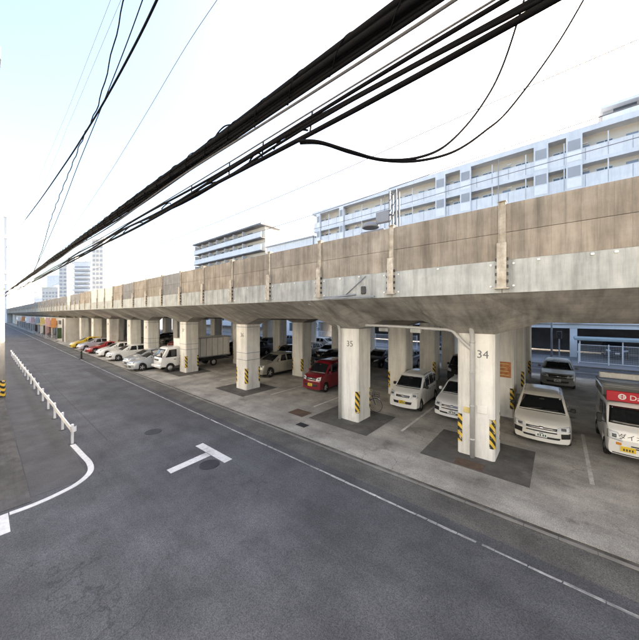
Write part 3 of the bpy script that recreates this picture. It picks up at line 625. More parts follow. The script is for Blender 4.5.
def car(name, label, kind, paint, x, y, rz=0, plate='plate_white', style='alloy', detail=2, rail=False, cat='car', grille='black_plastic', group=None, flip=False):
    """x, y: middle of the nose on the ground; the nose points to -Y before the turn"""
    K = KINDS[kind]
    if kind not in BODY: BODY[kind] = Body(K)
    B = BODY[kind]
    root = thing(name, label, cat, (x, y, .028), rz, group)
    if flip:                                            # backed in: turn the whole car about its middle
        root.rotation_euler = (0, 0, rz + math.pi); root.location = (x, y + K['L'], .028)
    body = link('body', B.b.mesh('body', ['paint_' + paint, 'black_plastic'], True), root)
    key = kind
    def part(nm, side, q, mat, parent=None, n=6, m=3, off=.005, skirt=.03):
        ck = ('patch', kind, nm, side, tuple(q), mat)
        if ck not in BODY: BODY[ck] = B.patch(side, q, n, m, off, skirt).mesh(nm, mat, True)
        return link(nm, BODY[ck], parent or root)
    part('windscreen', 'front', K['shield'], 'glass_dark', n=12, m=8)
    part('rear_window', 'rear', K['rearw'], 'glass_dark', n=10, m=6)
    for q in K['sidew']:
        part('side_window', 'right', q, 'glass_dark', n=6, m=4); part('side_window', 'left', q, 'glass_dark', n=6, m=4)
    for q in (K['lights'], mir(K['lights'])):
        h = part('headlight', 'front', q, 'lamp_glass', n=10, m=6, off=.01)
        if detail > 1:
            cx = sum(p[0] for p in q) / 4; cz = sum(p[1] for p in q) / 4
            part('lamp_bowl', 'front', [(cx - .07, cz - .035), (cx + .07, cz - .035), (cx + .07, cz + .04), (cx - .07, cz + .04)], 'lamp_dark', h, 3, 2, .013, .005)
    g = part('grille', 'front', K['grille'], grille, n=18, off=.008)
    part('air_intake', 'front', K['intake'], 'black_plastic', n=22, m=4, off=.008)
    if detail > 1:
        gq = K['grille']; zc = (gq[0][1] + gq[2][1]) / 2
        part('grille_bar', 'front', [(gq[0][0] + .02, zc - .012), (gq[1][0] - .02, zc - .012), (gq[1][0] - .02, zc + .012), (gq[0][0] + .02, zc + .012)], 'chrome', g, 8, 1, .014, .01)
        part('emblem', 'front', [(-.055, zc - .02), (.055, zc - .02), (.055, zc + .05), (-.055, zc + .05)], 'chrome', g, 3, 2, .02, .01)
    if 'fogs' in K:
        for q in (K['fogs'], mir(K['fogs'])): part('fog_lamp_surround', 'front', q, 'black_plastic', n=10, m=6, off=.008)
        part('lower_grille', 'front', [(-.44, .545), (.44, .545), (.43, .585), (-.43, .585)], 'black_plastic', n=18, off=.008)
    pz = K['plate_z']; p, _ = B.hit('front', 0, pz)
    pl = MB().rbox(-.165, .165, p.y - .03, p.y - .012, pz - .082, pz + .082, .004).build('number_plate', plate, root)
    if detail > 1:
        s_ = MB()
        for i in range(4): s_.box(-.105 + i * .062 + (.02 if i > 1 else 0), -.068 + i * .062 + (.02 if i > 1 else 0), p.y - .032, p.y - .031, pz - .055, pz + .02)
        s_.box(-.06, .06, p.y - .032, p.y - .031, pz + .038, pz + .062); s_.build('plate_marks', 'plate_ink', pl)
    p, _ = B.hit('rear', 0, .75); MB().rbox(-.165, .165, p.y + .002, p.y + .02, .67, .83, .004).build('number_plate', plate, root)
    for sx in (1, -1):
        q = [(sx * .52, .78), (sx * .70 * K['W'] / .8, .78), (sx * .68 * K['W'] / .8, .98), (sx * .54, .98)]
        part('tail_lamp', 'rear', q if sx < 0 else mir(mir(q)), 'lamp_red')
    for sx in (1, -1):
        my, mz = K['mirror']; mx = sx * (K['W'] - .03)
        b = MB(); x0, x1 = sorted((mx + sx * .05, mx + sx * .20)); b.rbox(x0, x1, my - .06, my + .05, mz - .02, mz + .13, .025)
        x0, x1 = sorted((mx - sx * .04, mx + sx * .06)); b.box(x0, x1, my - .02, my + .02, mz - .0, mz + .03)
        b.build('door_mirror', 'black_plastic' if style == 'steel' else 'paint_' + paint, root)
    if detail > 1:
        for s_ in K['seams']:
            for sd in ('right', 'left'): part('door_seam', sd, [(s_ - .005, .34), (s_ + .005, .34), (s_ + .005, K['belt'] - .02), (s_ - .005, K['belt'] - .02)], 'black_plastic', body, 1, 5, .0015, .01)
        for s_ in K['seams'][1:]:
            for sd in ('right', 'left'): part('door_handle', sd, [(s_ - .24, K['belt'] - .13), (s_ - .08, K['belt'] - .13), (s_ - .08, K['belt'] - .10), (s_ - .24, K['belt'] - .10)], 'paint_' + paint if paint != 'white' else 'chrome', body, 3, 1, .02, .02)
        sh = K['shield']; z0 = sh[0][1]
        for a, c in ((-.45, .02), (.02, .5)):
            part('wiper', 'front', [(a, z0 + .005), (c, z0 + .05), (c, z0 + .062), (a, z0 + .022)], 'black_plastic', body, 6, 1, .02, .01)
        part('rear_view_mirror', 'front', [(-.09, sh[2][1] - .09), (.09, sh[2][1] - .09), (.09, sh[2][1] - .04), (-.09, sh[2][1] - .04)], 'black_plastic', body, 2, 1, .009, .004)
        part('bonnet_seam', 'front', [(-sh[1][0], z0 - .035), (sh[1][0], z0 - .035), (sh[1][0], z0 - .018), (-sh[1][0], z0 - .018)], 'black_plastic', body, 10, 1, .002, .01)
        L_ = K['L']
        for sx in (-1, 1):
            xx = sx * K['W'] * K['roofw'] * .86; ya, yb = L_ * .47, L_ * .9
            part('roof_seam', 'top', [(xx - .012, ya), (xx + .012, ya), (xx + .012, yb), (xx - .012, yb)], 'black_plastic', body, 1, 6, .002, .005)
    MB().rbox(-K['W'] + .14, K['W'] - .14, .28, K['L'] - .25, .13, K.get('sill', .2) + .08, .03).build('underbody', 'black_plastic', root)
    add_wheels(root, K['W'], K['r'], K['axles'], style)
    return root

car('estate_car', 'white estate car with silver roof parked right of column 34', 'wagon', 'pearl', -.47, 12.75, R(1.5), style='steel')
car('kei_car', 'small white boxy car with yellow plate between columns 35 and 34', 'kei', 'white', -5.78, 13.05, R(2), 'plate_yellow', style='steel')
car('estate_car', 'white car half hidden behind column 34', 'wagon', 'white', -3.56, 13.15, R(0))
car('kei_wagon', 'dark red boxy car with black windows left of column 35', 'box_kei', 'red', -11.42, 12.7, R(1), 'plate_yellow')
car('hatchback', 'beige hatchback seen between columns 36 and 35', 'suv', 'beige', -17.3, 13.0, R(-1))
car('grey_car', 'grey car with pale headlights parked behind the white estate car', 'suv', 'grey', -.05, 23.2, R(0))
car('hatchback', 'silver hatchback parked next to the white truck cab', 'hatch', 'silver', -27.15, 7.75)
car('hatchback', 'second silver hatchback from the white truck', 'hatch', 'silver', -29.55, 8.1, R(1))
car('estate_car', 'white estate car in the row beyond the silver hatchbacks', 'wagon', 'white', -34.6, 8.0)
car('kei_car', 'white car parked next to the low red car', 'hatch', 'white', -38.9, 8.1)
car('red_car', 'low red car in the parked row between white and lilac cars', 'coupe', 'scarlet', -43.2, 7.9)
car('lilac_car', 'pale lilac car parked next to the yellow car', 'hatch', 'lilac', -47.7, 7.9)
car('yellow_car', 'yellow car at the far end of the parked row', 'hatch', 'yellow', -51.2, 7.7)
car('red_car', 'red car in the back row behind the white cars', 'hatch', 'scarlet', -40.5, 16.2, detail=1)
car('black_van', 'black car with bright headlights deep behind the red car', 'suv', 'black', -14.9, 17.6, R(0))
car('black_van', 'black car in the shade behind the beige hatchback', 'box_kei', 'black', -19.9, 17.5, detail=1)
car('black_van', 'black van parked beside the third column behind number 34', 'box_kei', 'black', -5.3, 20.9, detail=1)
car('white_car', 'white car in the back row behind the beige hatchback', 'hatch', 'white', -21.6, 21.8, detail=1)
car('dark_car', 'dark car in the back row behind the truck', 'wagon', 'navy', -29.2, 17.2, detail=1)
car('dark_car', 'dark car in the back row behind the silver hatchbacks', 'hatch', 'black', -34.3, 17.4, detail=1)
car('dark_car', 'grey car at the back left under the viaduct', 'wagon', 'grey', -47.0, 17.6, detail=1)
for i_, (xx, yy, kk, cc, lb) in enumerate(((-10.3, 21.4, 'suv', 'navy', 'dark blue car in the third row behind the dark red car'), (-12.6, 21.6, 'hatch', 'black', 'black hatchback in the third row left of the dark blue car'), (-18.9, 22.3, 'wagon', 'black', 'black estate car in the third row behind the beige hatchback'), (-26.3, 17.4, 'suv', 'black', 'black car behind the cargo box of the white truck'),
    (-28.2, 21.8, 'box_kei', 'navy', 'navy van in the third row beyond the truck'), (-38.6, 17.0, 'box_kei', 'black', 'black van in the back row near the red car'), (-42.6, 17.4, 'wagon', 'navy', 'navy estate car in the back row left of the red car'), (-49.8, 17.4, 'suv', 'black', 'black car in the back row at the far left'), (-33.2, 22.0, 'suv', 'black', 'black car in the third row far left'))):
    car('parked_car', lb, kk, cc, xx, yy, detail=1)
car('far_car', 'white car on the far street seen left of column 35', 'wagon', 'silver', -22.5, 30.5, R(90), detail=1)
car('far_car', 'blue grey car parked on the far street behind the viaduct', 'hatch', 'blue', -29.5, 31.4, R(90), detail=1)

# small white truck with an aluminium box
def truck():
    K = dict(L=1.62, W=.85, H=2.02, r=.33, axles=(.78,), belt=1.18, roofw=.90, fcurve=.13, rcurve=.02, sill=.42, smooth=.05,
             top=[(0, .85), (.03, 1.1), (.10, 1.26), (.48, 1.86), (.66, 2.0), (1.0, 2.04), (1.6, 2.03), (1.62, 2.0)])
    root = thing('box_truck', 'small white truck with grey box body behind column 37', 'truck', (-25.03, 9.1, .028))
    B = Body(K); body = B.b.build('cab', ['paint_white', 'black_plastic'], root, True)
    B.patch('front', [(-.74, 1.22), (.74, 1.22), (.66, 1.84), (-.66, 1.84)], 10, 6).build('windscreen', 'glass_dark', root, True)
    for sd in ('right', 'left'):
        B.patch(sd, [(.42, 1.2), (1.3, 1.2), (1.3, 1.82), (.72, 1.8)]).build('side_window', 'glass_dark', root, True)
        B.patch(sd, [(1.05, .98), (1.22, .98), (1.22, 1.03), (1.05, 1.03)], 2, 1, .02).build('door_handle', 'black_plastic', body)
    for sx in (1, -1):
        q = [(.5, .62), (.78, .62), (.78, .84), (.5, .84)]
        B.patch('front', q if sx > 0 else mir(q)).build('headlight', 'lamp_glass', root, True)
        MB().rbox(*sorted((sx * .88, sx * 1.06)), .0, .08, 1.25, 1.62, .02).build('door_mirror', 'black_plastic', root)
    B.patch('front', [(-.45, .95), (.45, .95), (.45, 1.08), (-.45, 1.08)]).build('grille', 'black_plastic', root)
    MB().rbox(-.84, .84, -.06, .12, .38, .60, .04).build('bumper', 'paint_white', root)
    MB().rbox(-.165, .165, -.085, -.062, .42, .58, .004).build('number_plate', 'plate_white', root)
    MB().box(-.4, .4, .4, 5.9, .45, .66).build('chassis', 'dark_steel', root)
    bx = MB().rbox(-.88, .88, 1.75, 6.2, .85, 2.62, .03).build('cargo_box', 'aluminium_box', root)
    for y in [2.2 + .55 * i for i in range(8)]: MB().box(.881, .895, y - .02, y + .02, .9, 2.57).build('rib', 'galvanised', bx)
    for z in (.87, 2.55): MB().rbox(.882, .91, 1.76, 6.19, z, z + .07, .005).build('edge_rail', 'galvanised', bx)
    MB().rbox(-.8, .8, 6.0, 6.25, .5, .62, .01).build('rear_bumper', 'dark_steel', root)
    add_wheels(root, .85, .33, (.78, 4.6), 'steel')
truck()

# kei truck with a red sign board on the cab
def delivery_truck():
    K = dict(L=3.39, W=.738, H=1.78, r=.285, axles=(.70, 2.75), belt=1.05, roofw=.90, fcurve=.13, rcurve=.02, sill=.26, smooth=.05,
             top=[(0, .66), (.03, .86), (.10, 1.02), (.30, 1.14), (.62, 1.66), (.78, 1.76), (1.3, 1.785), (3.3, 1.785), (3.39, 1.70)])
    root = thing('delivery_van', 'white delivery van with red sign board above the windscreen at the right', 'van', (1.92, 12.95, .028), R(1))
    B = Body(K); body = B.b.build('body', ['paint_white', 'black_plastic'], root, True)
    B.patch('front', [(-.65, 1.16), (.65, 1.16), (.60, 1.66), (-.60, 1.66)], 12, 6).build('windscreen', 'glass_dark', root, True)
    MB().rbox(-.45, -.1, .50, .62, 1.19, 1.24, .01).build('dashboard_papers', 'sign_white', root)
    for sd in ('right', 'left'):
        B.patch(sd, [(.50, 1.1), (1.25, 1.1), (1.25, 1.62), (.74, 1.6)]).build('side_window', 'glass_dark', root, True)
        B.patch(sd, [(1.4, 1.1), (2.2, 1.1), (2.2, 1.62), (1.4, 1.62)]).build('side_window', 'glass_dark', root, True)
        B.patch(sd, [(1.325, .34), (1.335, .34), (1.335, 1.7), (1.325, 1.7)], 1, 5, .002).build('door_seam', 'black_plastic', body)
    for sx in (1, -1):
        q = [(.37, .70), (.70, .74), (.69, .99), (.46, .95)]
        h = B.patch('front', q if sx > 0 else mir(q), off=.012).build('headlight', 'lamp_glass', root, True)
        q = [(.50, .79), (.60, .79), (.60, .89), (.50, .89)]
        B.patch('front', q if sx > 0 else mir(q), 3, 2, .016, .004).build('lamp_bowl', 'lamp_dark', h, True)
        q = [(.40, .58), (.52, .58), (.52, .66), (.40, .66)]
        B.patch('front', q if sx > 0 else mir(q), 2, 2).build('turn_signal', 'lamp_amber', root)
        b = MB(); b.rbox(*sorted((sx * .80, sx * .93)), .38, .46, 1.12, 1.42, .02); b.tube([(sx * .70, .5, 1.12), (sx * .82, .44, 1.16)], .012); b.build('door_mirror', 'black_plastic', root)
    for z in (.545, .605): B.patch('front', [(-.20, z - .018), (.56, z - .018), (.56, z + .018), (-.20, z + .018)], 8, 1).build('air_slot', 'black_plastic', root)
    B.patch('front', [(-.6, .30), (.6, .30), (.6, .33), (-.6, .33)], 8, 1).build('bumper_seam', 'black_plastic', root)
    p, _ = B.hit('front', -.25, .49); pl = MB().rbox(-.43, -.10, p.y - .03, p.y - .012, .41, .57, .004).build('number_plate', 'plate_yellow', root)
    b = MB(); [b.box(-.37 + .062 * i, -.335 + .062 * i, p.y - .032, p.y - .031, .44, .51) for i in range(4)]; b.build('plate_marks', 'sign_ink', pl)
    p, _ = B.hit('front', 0, .88); text('front_lettering', 'ダイオーズ', .19, 'sign_ink', root, (0, p.y - .012, .85), (R(90 - 14), 0, 0))
    sg = MB().rbox(-.66, .66, .74, .80, 1.80, 2.14, .015).build('sign_board', 'sign_red', root)
    MB().box(-.66, .66, .802, 1.5, 1.79, 1.83).build('sign_base', 'dark_steel', sg)
    b = MB(); b.lathe([(0, .062), (0, .095)], 'y', 24, (-.29, .735, 1.97)); b.box(-.37, -.21, .733, .735, 1.962, 1.978); b.box(-.33, -.314, .733, .735, 1.91, 2.03); b.box(-.266, -.25, .733, .735, 1.91, 2.03); b.build('emblem', 'sign_white', sg)
    text('sign_lettering', 'Daiohs', .23, 'sign_white', sg, (.20, .736, 1.96))
    rk = MB()
    for yy in (1.5, 2.3, 3.1): rk.tube([(-.68, yy, 2.18), (.68, yy, 2.18)], .022)
    for sx in (-.68, .68): rk.tube([(sx, 1.4, 2.18), (sx, 3.3, 2.18)], .022); [rk.tube([(sx * .97, yy, 1.76), (sx, yy, 2.18)], .018) for yy in (1.5, 3.1)]
    rk.build('roof_rack', 'galvanised', root, True)
    bx = MB().rbox(-.62, .62, 2.9, 3.1, 2.21, 2.42, .02).build('rack_crate', 'sign_white', root)
    for i in range(4): MB().rbox(-.6 + i * .31, -.6 + i * .31 + .27, 2.885, 2.899, 2.24, 2.39, .003).build('crate_face', 'aluminium_box', bx)
    MB().rbox(-.70, .70, 1.55, 3.3, 1.77, 2.10, .03).build('roof_box', 'paint_grey', root)
    add_wheels(root, .738, .285, (.70, 2.75), 'steel')
delivery_truck()

# bicycles
def bicycle(name, label, loc, rz, paint='dark_steel'):
    t = thing(name, label, 'bicycle', loc, rz)
    wm = MB(); r = .33; wm.lathe([(r_ * 1.0, rr) for r_, rr in ((-.018, r - .02), (-.012, r), (.012, r), (.018, r - .02), (-.018, r - .02))], 'y', 26); wm2 = wm.mesh('wheel', 'rubber', True)
    sp = MB(); [sp.cyl((0, 0, 0), (math.cos(a) * (r - .02), 0, math.sin(a) * (r - .02)), .003, n=3) for a in [i * math.pi / 8 for i in range(16)]]; sp.lathe([(-.012, r - .035), (.012, r - .035), (.012, r - .018), (-.012, r - .018), (-.012, r - .035)], 'y', 24); sm = sp.mesh('spokes', 'alloy')
    for xx in (-.52, .52): o = link('wheel', wm2, t, (xx, 0, r)); link('spokes', sm, o)
    b = MB(); P = {'b': (-.05, 0, .28), 's': (-.22, 0, .78), 'h': (.33, 0, .78), 'r': (-.52, 0, .33), 'f': (.52, 0, .33), 'hd': (.36, 0, .62)}
    for a, c in (('b', 's'), ('b', 'hd'), ('s', 'r'), ('b', 'r'), ('h', 'f')): b.tube([P[a], P[c]], .016)
    b.build('frame', paint, t, True)
    b = MB(); b.tube([(.33, 0, .78), (.30, 0, .98)], .014); b.tube(bez([(.16, -.27, .99), (.3, -.2, 1.0), (.32, 0, .98), (.3, .2, 1.0), (.16, .27, .99)], 4), .013); b.build('handlebar', 'alloy', t, True)
    b = MB(); b.rbox(-.36, -.10, -.08, .08, .84, .90, .025); b.tube([(-.22, 0, .78), (-.23, 0, .85)], .013); b.build('saddle', 'black_plastic', t)
    b = MB(); [b.tube([(.40, -.15, z), (.68, -.15, z), (.68, .15, z), (.40, .15, z), (.40, -.15, z)], .008, 4) for z in (.72, .8, .9)]; [b.tube([(x_, y_, .72), (x_, y_, .9)], .006, 4) for x_ in (.4, .54, .68) for y_ in (-.15, .15)]; b.build('basket', 'dark_steel', t)
    b = MB(); [b.tube(bez([(xx - .36, 0, .38), (xx - .22, 0, .62), (xx, 0, .70), (xx + .22, 0, .62)], 4), .016) for xx in (-.52, .52)]; b.build('mudguard', 'alloy', t)
bicycle('bicycle', 'dark city bicycle standing behind column 35', (-7.25, 12.1, .028), R(12))

# ------------------------------------------------------------------ guard rail
gr = thing('guard_rail', 'low white guard rail along the footpath at left', 'guard rail', (-13.5, 2.08, 0))
def beam_profile(x0, x1, sag=0.0, name='rail_beam'):
    b = MB(); pr = [(-.005, .50), (-.028, .52), (-.028, .55), (-.005, .575), (-.005, .605), (-.028, .63), (-.028, .66), (-.005, .68)]
    n = len(pr); v = [(x0, y, z) for y, z in pr] + [(x1, y, z) for y, z in pr] + [(x0, y + .012, z) for y, z in pr] + [(x1, y + .012, z) for y, z in pr]
    f = []
    for i in range(n - 1): f += [(i, n + i, n + i + 1, i + 1), (2 * n + i, 2 * n + i + 1, 3 * n + i + 1, 3 * n + i)]
    f += [(i, i + 1, 2 * n + i + 1, 2 * n + i) for i in range(n - 1)] + [(n + i, 3 * n + i, 3 * n + i + 1, n + i + 1) for i in range(n - 1)]
    f += [(0, 2 * n, 3 * n, n), (n - 1, 2 * n - 1, 4 * n - 1, 3 * n - 1)]
    return b.add(v, f)
bmm = beam_profile(-3.42, .0).mesh('rail_beam', 'rail_white')
for i in range(10):
    o = link('rail_beam', bmm, gr, (-i * 3.4, (.014 if i % 2 else 0) + .012 * math.sin(i * 2.1), .008 * math.sin(i * 3.3)), (0, 0, R(.35 * math.sin(i * 1.7))))
b = MB(); pr = []
for i in range(9):
    a = math.pi * i / 8; pr.append((math.sin(a) * .13, .09 - math.cos(a) * .09 - .03))
v = [(q[0], q[1], .495) for q in pr] + [(q[0], q[1], .685) for q in pr]; b.add(v, [(i, i + 1, 9 + i + 1, 9 + i) for i in range(8)]); b.add([(q[0] * .9, .06 + (q[1] - .06) * .88, z) for z in (.495, .685) for q in pr], [(9 + i, 9 + i + 1, i + 1, i) for i in range(8)]); b.build('rail_end', 'rail_white', gr, True)
pmh = MB(); pmh.cyl((0, .05, -.02), (0, .05, .70), .045, n=12); pmh.lathe([(.70, .045), (.72, .03), (.725, 0)], 'z', 12, (0, .05, 0)); pst = pmh.mesh('rail_post', 'rail_white')
ftm = MB().lathe([(0, .13), (.012, .125), (.014, .06)], 'z', 12, (0, .05, .0)).mesh('post_foot', 'cover_iron')
for i in range(18):
    o = link('rail_post', pst, gr, (-.12 - i * 1.95, .0, 0)); link('post_foot', ftm, o)

# ------------------------------------------------------------------ utility pole at left
up = thing('utility_pole', 'concrete utility pole with yellow and black wrap at the left edge', 'pole', (-23.9, .66, 0))
MB().cyl((0, 0, -.1), (0, 0, 11), .19, .13, 16).build('shaft', 'pole_concrete', up, True)
MB().lathe([(.1, .197), (1.05, .194)], 'z', 20).build('hazard_wrap', 'hazard_stripe', up)
for z in (6.4, 7.0, 9.0, 10.2): MB().rbox(-.06, .06, -.9, .3, z, z + .09, .01).build('cross_arm', 'galvanised', up)
for z, yy in ((6.4, .22), (7.0, .22), (6.4, -.6), (9.0, .2), (9.0, -.7), (10.2, .2), (10.2, -.7)): MB().lathe([(z + .09, .03), (z + .12, .05), (z + .15, .03), (z + .18, .05), (z + .22, .02)], 'z', 10, (0, yy, 0)).build('insulator', 'sign_white', up, True)
for i in range(16): MB().cyl((-.26 if i % 2 else .26, 0, 2.6 + i * .42), (0, 0, 2.6 + i * .42), .012, n=5).build('step_bolt', 'galvanised', up)

# ------------------------------------------------------------------ street cables (strung along the pole line at Y = 1.3)
def line_pts(Y, ctrl):
    return [on_y(u, v_, Y) for u, v_ in ctrl]
def wob(pts, a, ph, f1=1.3):
    out = []
    for i, p in enumerate(pts): out.append(p + Vector((0, a * math.sin(ph + p.x * f1), a * math.cos(ph * 1.7 + p.x * f1 * .83))))
    return out
YC = 1.3
def run(z0, sag=.0022):           # along X with a light sag, from beyond the camera to the far poles
    X = [3.0 - i * .35 for i in range(60)] + [-18.2 - i * 1.2 for i in range(5)] + [-23.9, -28, -34, -42, -50]
    return [Vector((x, YC, z0 + max(0, -x - 2) * .011 + sag * 0)) for x in X]
bd = thing('cable_bundle', 'thick black bundle of cables running along the street from the pole', 'cable', (0, 0, 0), group='street cables')
rng = random.Random(3)
for i in range(11):
    a = 2 * math.pi * i / 11; rr = .034 * (1 if i % 2 else .5)
    base = run(6.21); pts = [p + Vector((0, rr * math.cos(a + p.x * .4), rr * math.sin(a + p.x * .4) * 1.25)) for p in base]
    MB().tube(pts, rng.choice((.013, .016, .019)), 6).build('strand', 'cable_black', bd, True)
base = run(6.135); MB().tube(wob(base, .008, 1.0), .012, 6).build('strand', 'cable_black', bd, True)
base = run(6.115); MB().tube(wob(base, .012, 2.0), .009, 6).build('strand', 'cable_grey', bd, True)
b = MB()
for i in range(620):
    pass
hp = [Vector((2.5 - t * .016, YC + .05 * math.cos(t * .28), 6.21 + max(0, -(2.5 - t * .016) - 2) * .011 + .06 * math.sin(t * .28))) for t in range(900)]
MB().tube(hp, .004, 4).build('lashing_wire', 'cable_black', bd, True)
def loop(x, z, h, wd, par, mat='cable_black'):
    MB().tube(bez([(x - wd, YC, z), (x - wd * .75, YC + .02, z + h * .7), (x - wd * .2, YC + .03, z + h), (x + wd * .5, YC + .02, z + h * .6), (x + wd, YC, z)], 6), .006, 5).build('cable_loop', mat, par, True)
for x_, h_, w_ in ((-1.5, .06, .08), (-2.15, .10, .17), (-2.85, .07, .12), (-4.6, .09, .3), (-7.2, .08, .3)): loop(x_, 6.25, h_, w_, bd)
tr = thing('cable_triple', 'group of three black cables twisted below the thick bundle', 'cable', (0, 0, 0), group='street cables')
for z, r_, a_, ph in ((5.955, .011, .006, 0), (5.915, .013, .012, 1.4), (5.865, .015, .006, 2.5), (5.885, .009, .018, .7)):
    MB().tube(wob(run(z), a_, ph, 1.9), r_, 6).build('strand', 'cable_black', tr, True)
MB().tube(wob(run(5.985), .004, .3), .005, 5).build('strand', 'cable_grey', tr, True)
for x_, z_, h_, w_ in ((-1.35, 5.89, .075, .16), (-1.72, 5.86, .10, .10), (-2.1, 5.93, .05, .09), (-2.45, 5.87, .07, .26), (-3.3, 5.93, .05, .12), (-4.4, 5.9, .07, .4)): loop(x_, z_, h_, w_, tr)
for x_ in (-1.15, -1.62, -2.05, -2.7): MB().tube([(x_, YC, 5.99), (x_ - .03, YC + .01, 5.87)], .005, 4).build('tie_wire', 'cable_black', tr)
# drop cables that sag across to the right
def drop(name, ctrl, r_, label):
    pts = [at_depth(*c) for c in ctrl]; o = MB().tube(bez(pts, 8), r_, 6).build(name, 'cable_black', None, True); tag(o, label, 'cable', 'street cables')
drop('drop_cable', [(296, 141, 1.62), (318, 141.5, 1.60), (350, 151, 1.62), (383, 159.5, 1.7), (420, 157, 1.8), (450, 142, 1.9), (482, 105, 2.05), (505, 60, 2.2), (530, -20, 2.4)], .0085, 'upper of two black drop cables sagging right of the twisted cables')
drop('drop_cable', [(300, 143, 1.63), (322, 143.5, 1.61), (352, 153, 1.63), (385, 160.5, 1.71), (420, 160.5, 1.8), (455, 151, 1.9), (485, 131, 2.0), (512, 106, 2.1), (560, 40, 2.3), (600, -30, 2.5)], .0085, 'lower of two black drop cables sagging right of the twisted cables')
# service wires above the left end of the street
def service(name, ctrl, Y, r_, mat, label, wv=0.0, end=None):
    pts = bez(line_pts(Y, ctrl) + ([Vector(end)] if end else []), 8)
    if wv: pts = wob(pts, wv, 1.1, 9.0)
    o = MB().tube(pts, r_, 6).build(name, mat, None, True); tag(o, label, 'cable', 'service wires at left')
service('service_wire', [(175, -40), (140, 35), (105, 100), (82, 138), (65, 164), (40, 200), (20, 227)], .98, .010, 'cable_black', 'thick service wire reaching lowest at the left edge of the sky', 0, (-23.9, .88, 8.5))
service('service_wire', [(135, -50), (116, 35), (98, 105), (82, 140), (70, 170), (60, 195), (50, 222), (40, 256), (28, 284)], 1.6, .010, 'cable_black', 'wavy service wire next to the straight one at left', .012)
service('service_wire', [(160, -50), (128, 40), (100, 111), (78, 165), (60, 212), (41, 256), (28, 282)], 1.7, .008, 'cable_black', 'straight service wire steep in the left sky')
service('service_wire', [(245, -40), (190, 40), (150, 107), (127, 145), (105, 180), (74, 226), (44, 270)], 2.2, .004, 'cable_grey', 'thin grey wire right of the steep service wires')
service('service_wire', [(130, -50), (95, 40), (69, 107), (52, 147), (38, 180), (10, 244)], 1.8, .0035, 'wire_pale', 'left one of the two faint thin wires at upper left')
service('service_wire', [(140, -45), (104, 40), (76, 107), (66, 130), (55, 158), (20, 240)], 1.9, .0035, 'wire_pale', 'right one of the two faint thin wires at upper left')

# ------------------------------------------------------------------ covers and small things on the ground
def cover(name, label, x, y, r_):
    o = MB().lathe([(-.01, r_), (.007, r_), (.009, r_ * .94), (.005, r_ * .92), (.005, r_ * .9), (.009, r_ * .88), (.009, 0)], 'z', 30, (x, y, 0)).build(name, 'cover_iron'); tag(o, label, 'manhole cover', 'round manhole covers')
cover('manhole_cover', 'round dark manhole cover beside the white T mark', -8.42, 4.62, .31)
cover('manhole_cover', 'round dark manhole cover in the lane left of the T mark', -12.5, 4.45, .31)
o = MB().rbox(-9.95, -9.0, 9.45, 10.15, 0, .032, .006).build('steel_plate', 'rust_plate'); tag(o, 'rusty rectangular steel plate on the parking floor', 'steel plate')
o = MB().rbox(-8.6, -8.1, 8.62, 8.95, 0, .030, .004).build('drain_grate', 'cover_iron'); tag(o, 'small dark drain grate near the road edge', 'drain grate')
o = MB().rbox(-1.35 - 1.2, -1.75, 9.62, 10.1, 0, .036, .004).build('brick_patch', 'rust_plate'); tag(o, 'reddish cover plate in front of column 34', 'steel plate')
t = thing('bollard', 'dark rubber bollard on the edge line beside the parked row', 'bollard', (-38.5, 6.75, 0))
MB().lathe([(0, .24), (.03, .24), (.05, .11), (.1, .085), (.78, .075), (.84, .06), (.86, 0)], 'z', 16).build('post', 'rubber', t, True)
MB().lathe([(.55, .083), (.66, .082)], 'z', 16).build('band', 'hedge', t)
for x_, y_ in ((-12.55, 12.35), (-10.1, 12.5), (-8.9, 12.3)):
    pass
ws = MB().rbox(-.32, .32, -.09, .09, 0, .13, .03).mesh('wheel_stop', 'gutter_concrete')
for (x_, y_, lb) in ((-.47, 17.2, 'concrete wheel stop behind the white estate car'), (-11.4, 16.3, 'concrete wheel stop behind the dark red car'), (-5.8, 16.6, 'concrete wheel stop behind the small white boxy car')):
    o = link('wheel_stop', ws, None, (x_, y_, .028)); tag(o, lb, 'wheel stop', 'wheel stops')
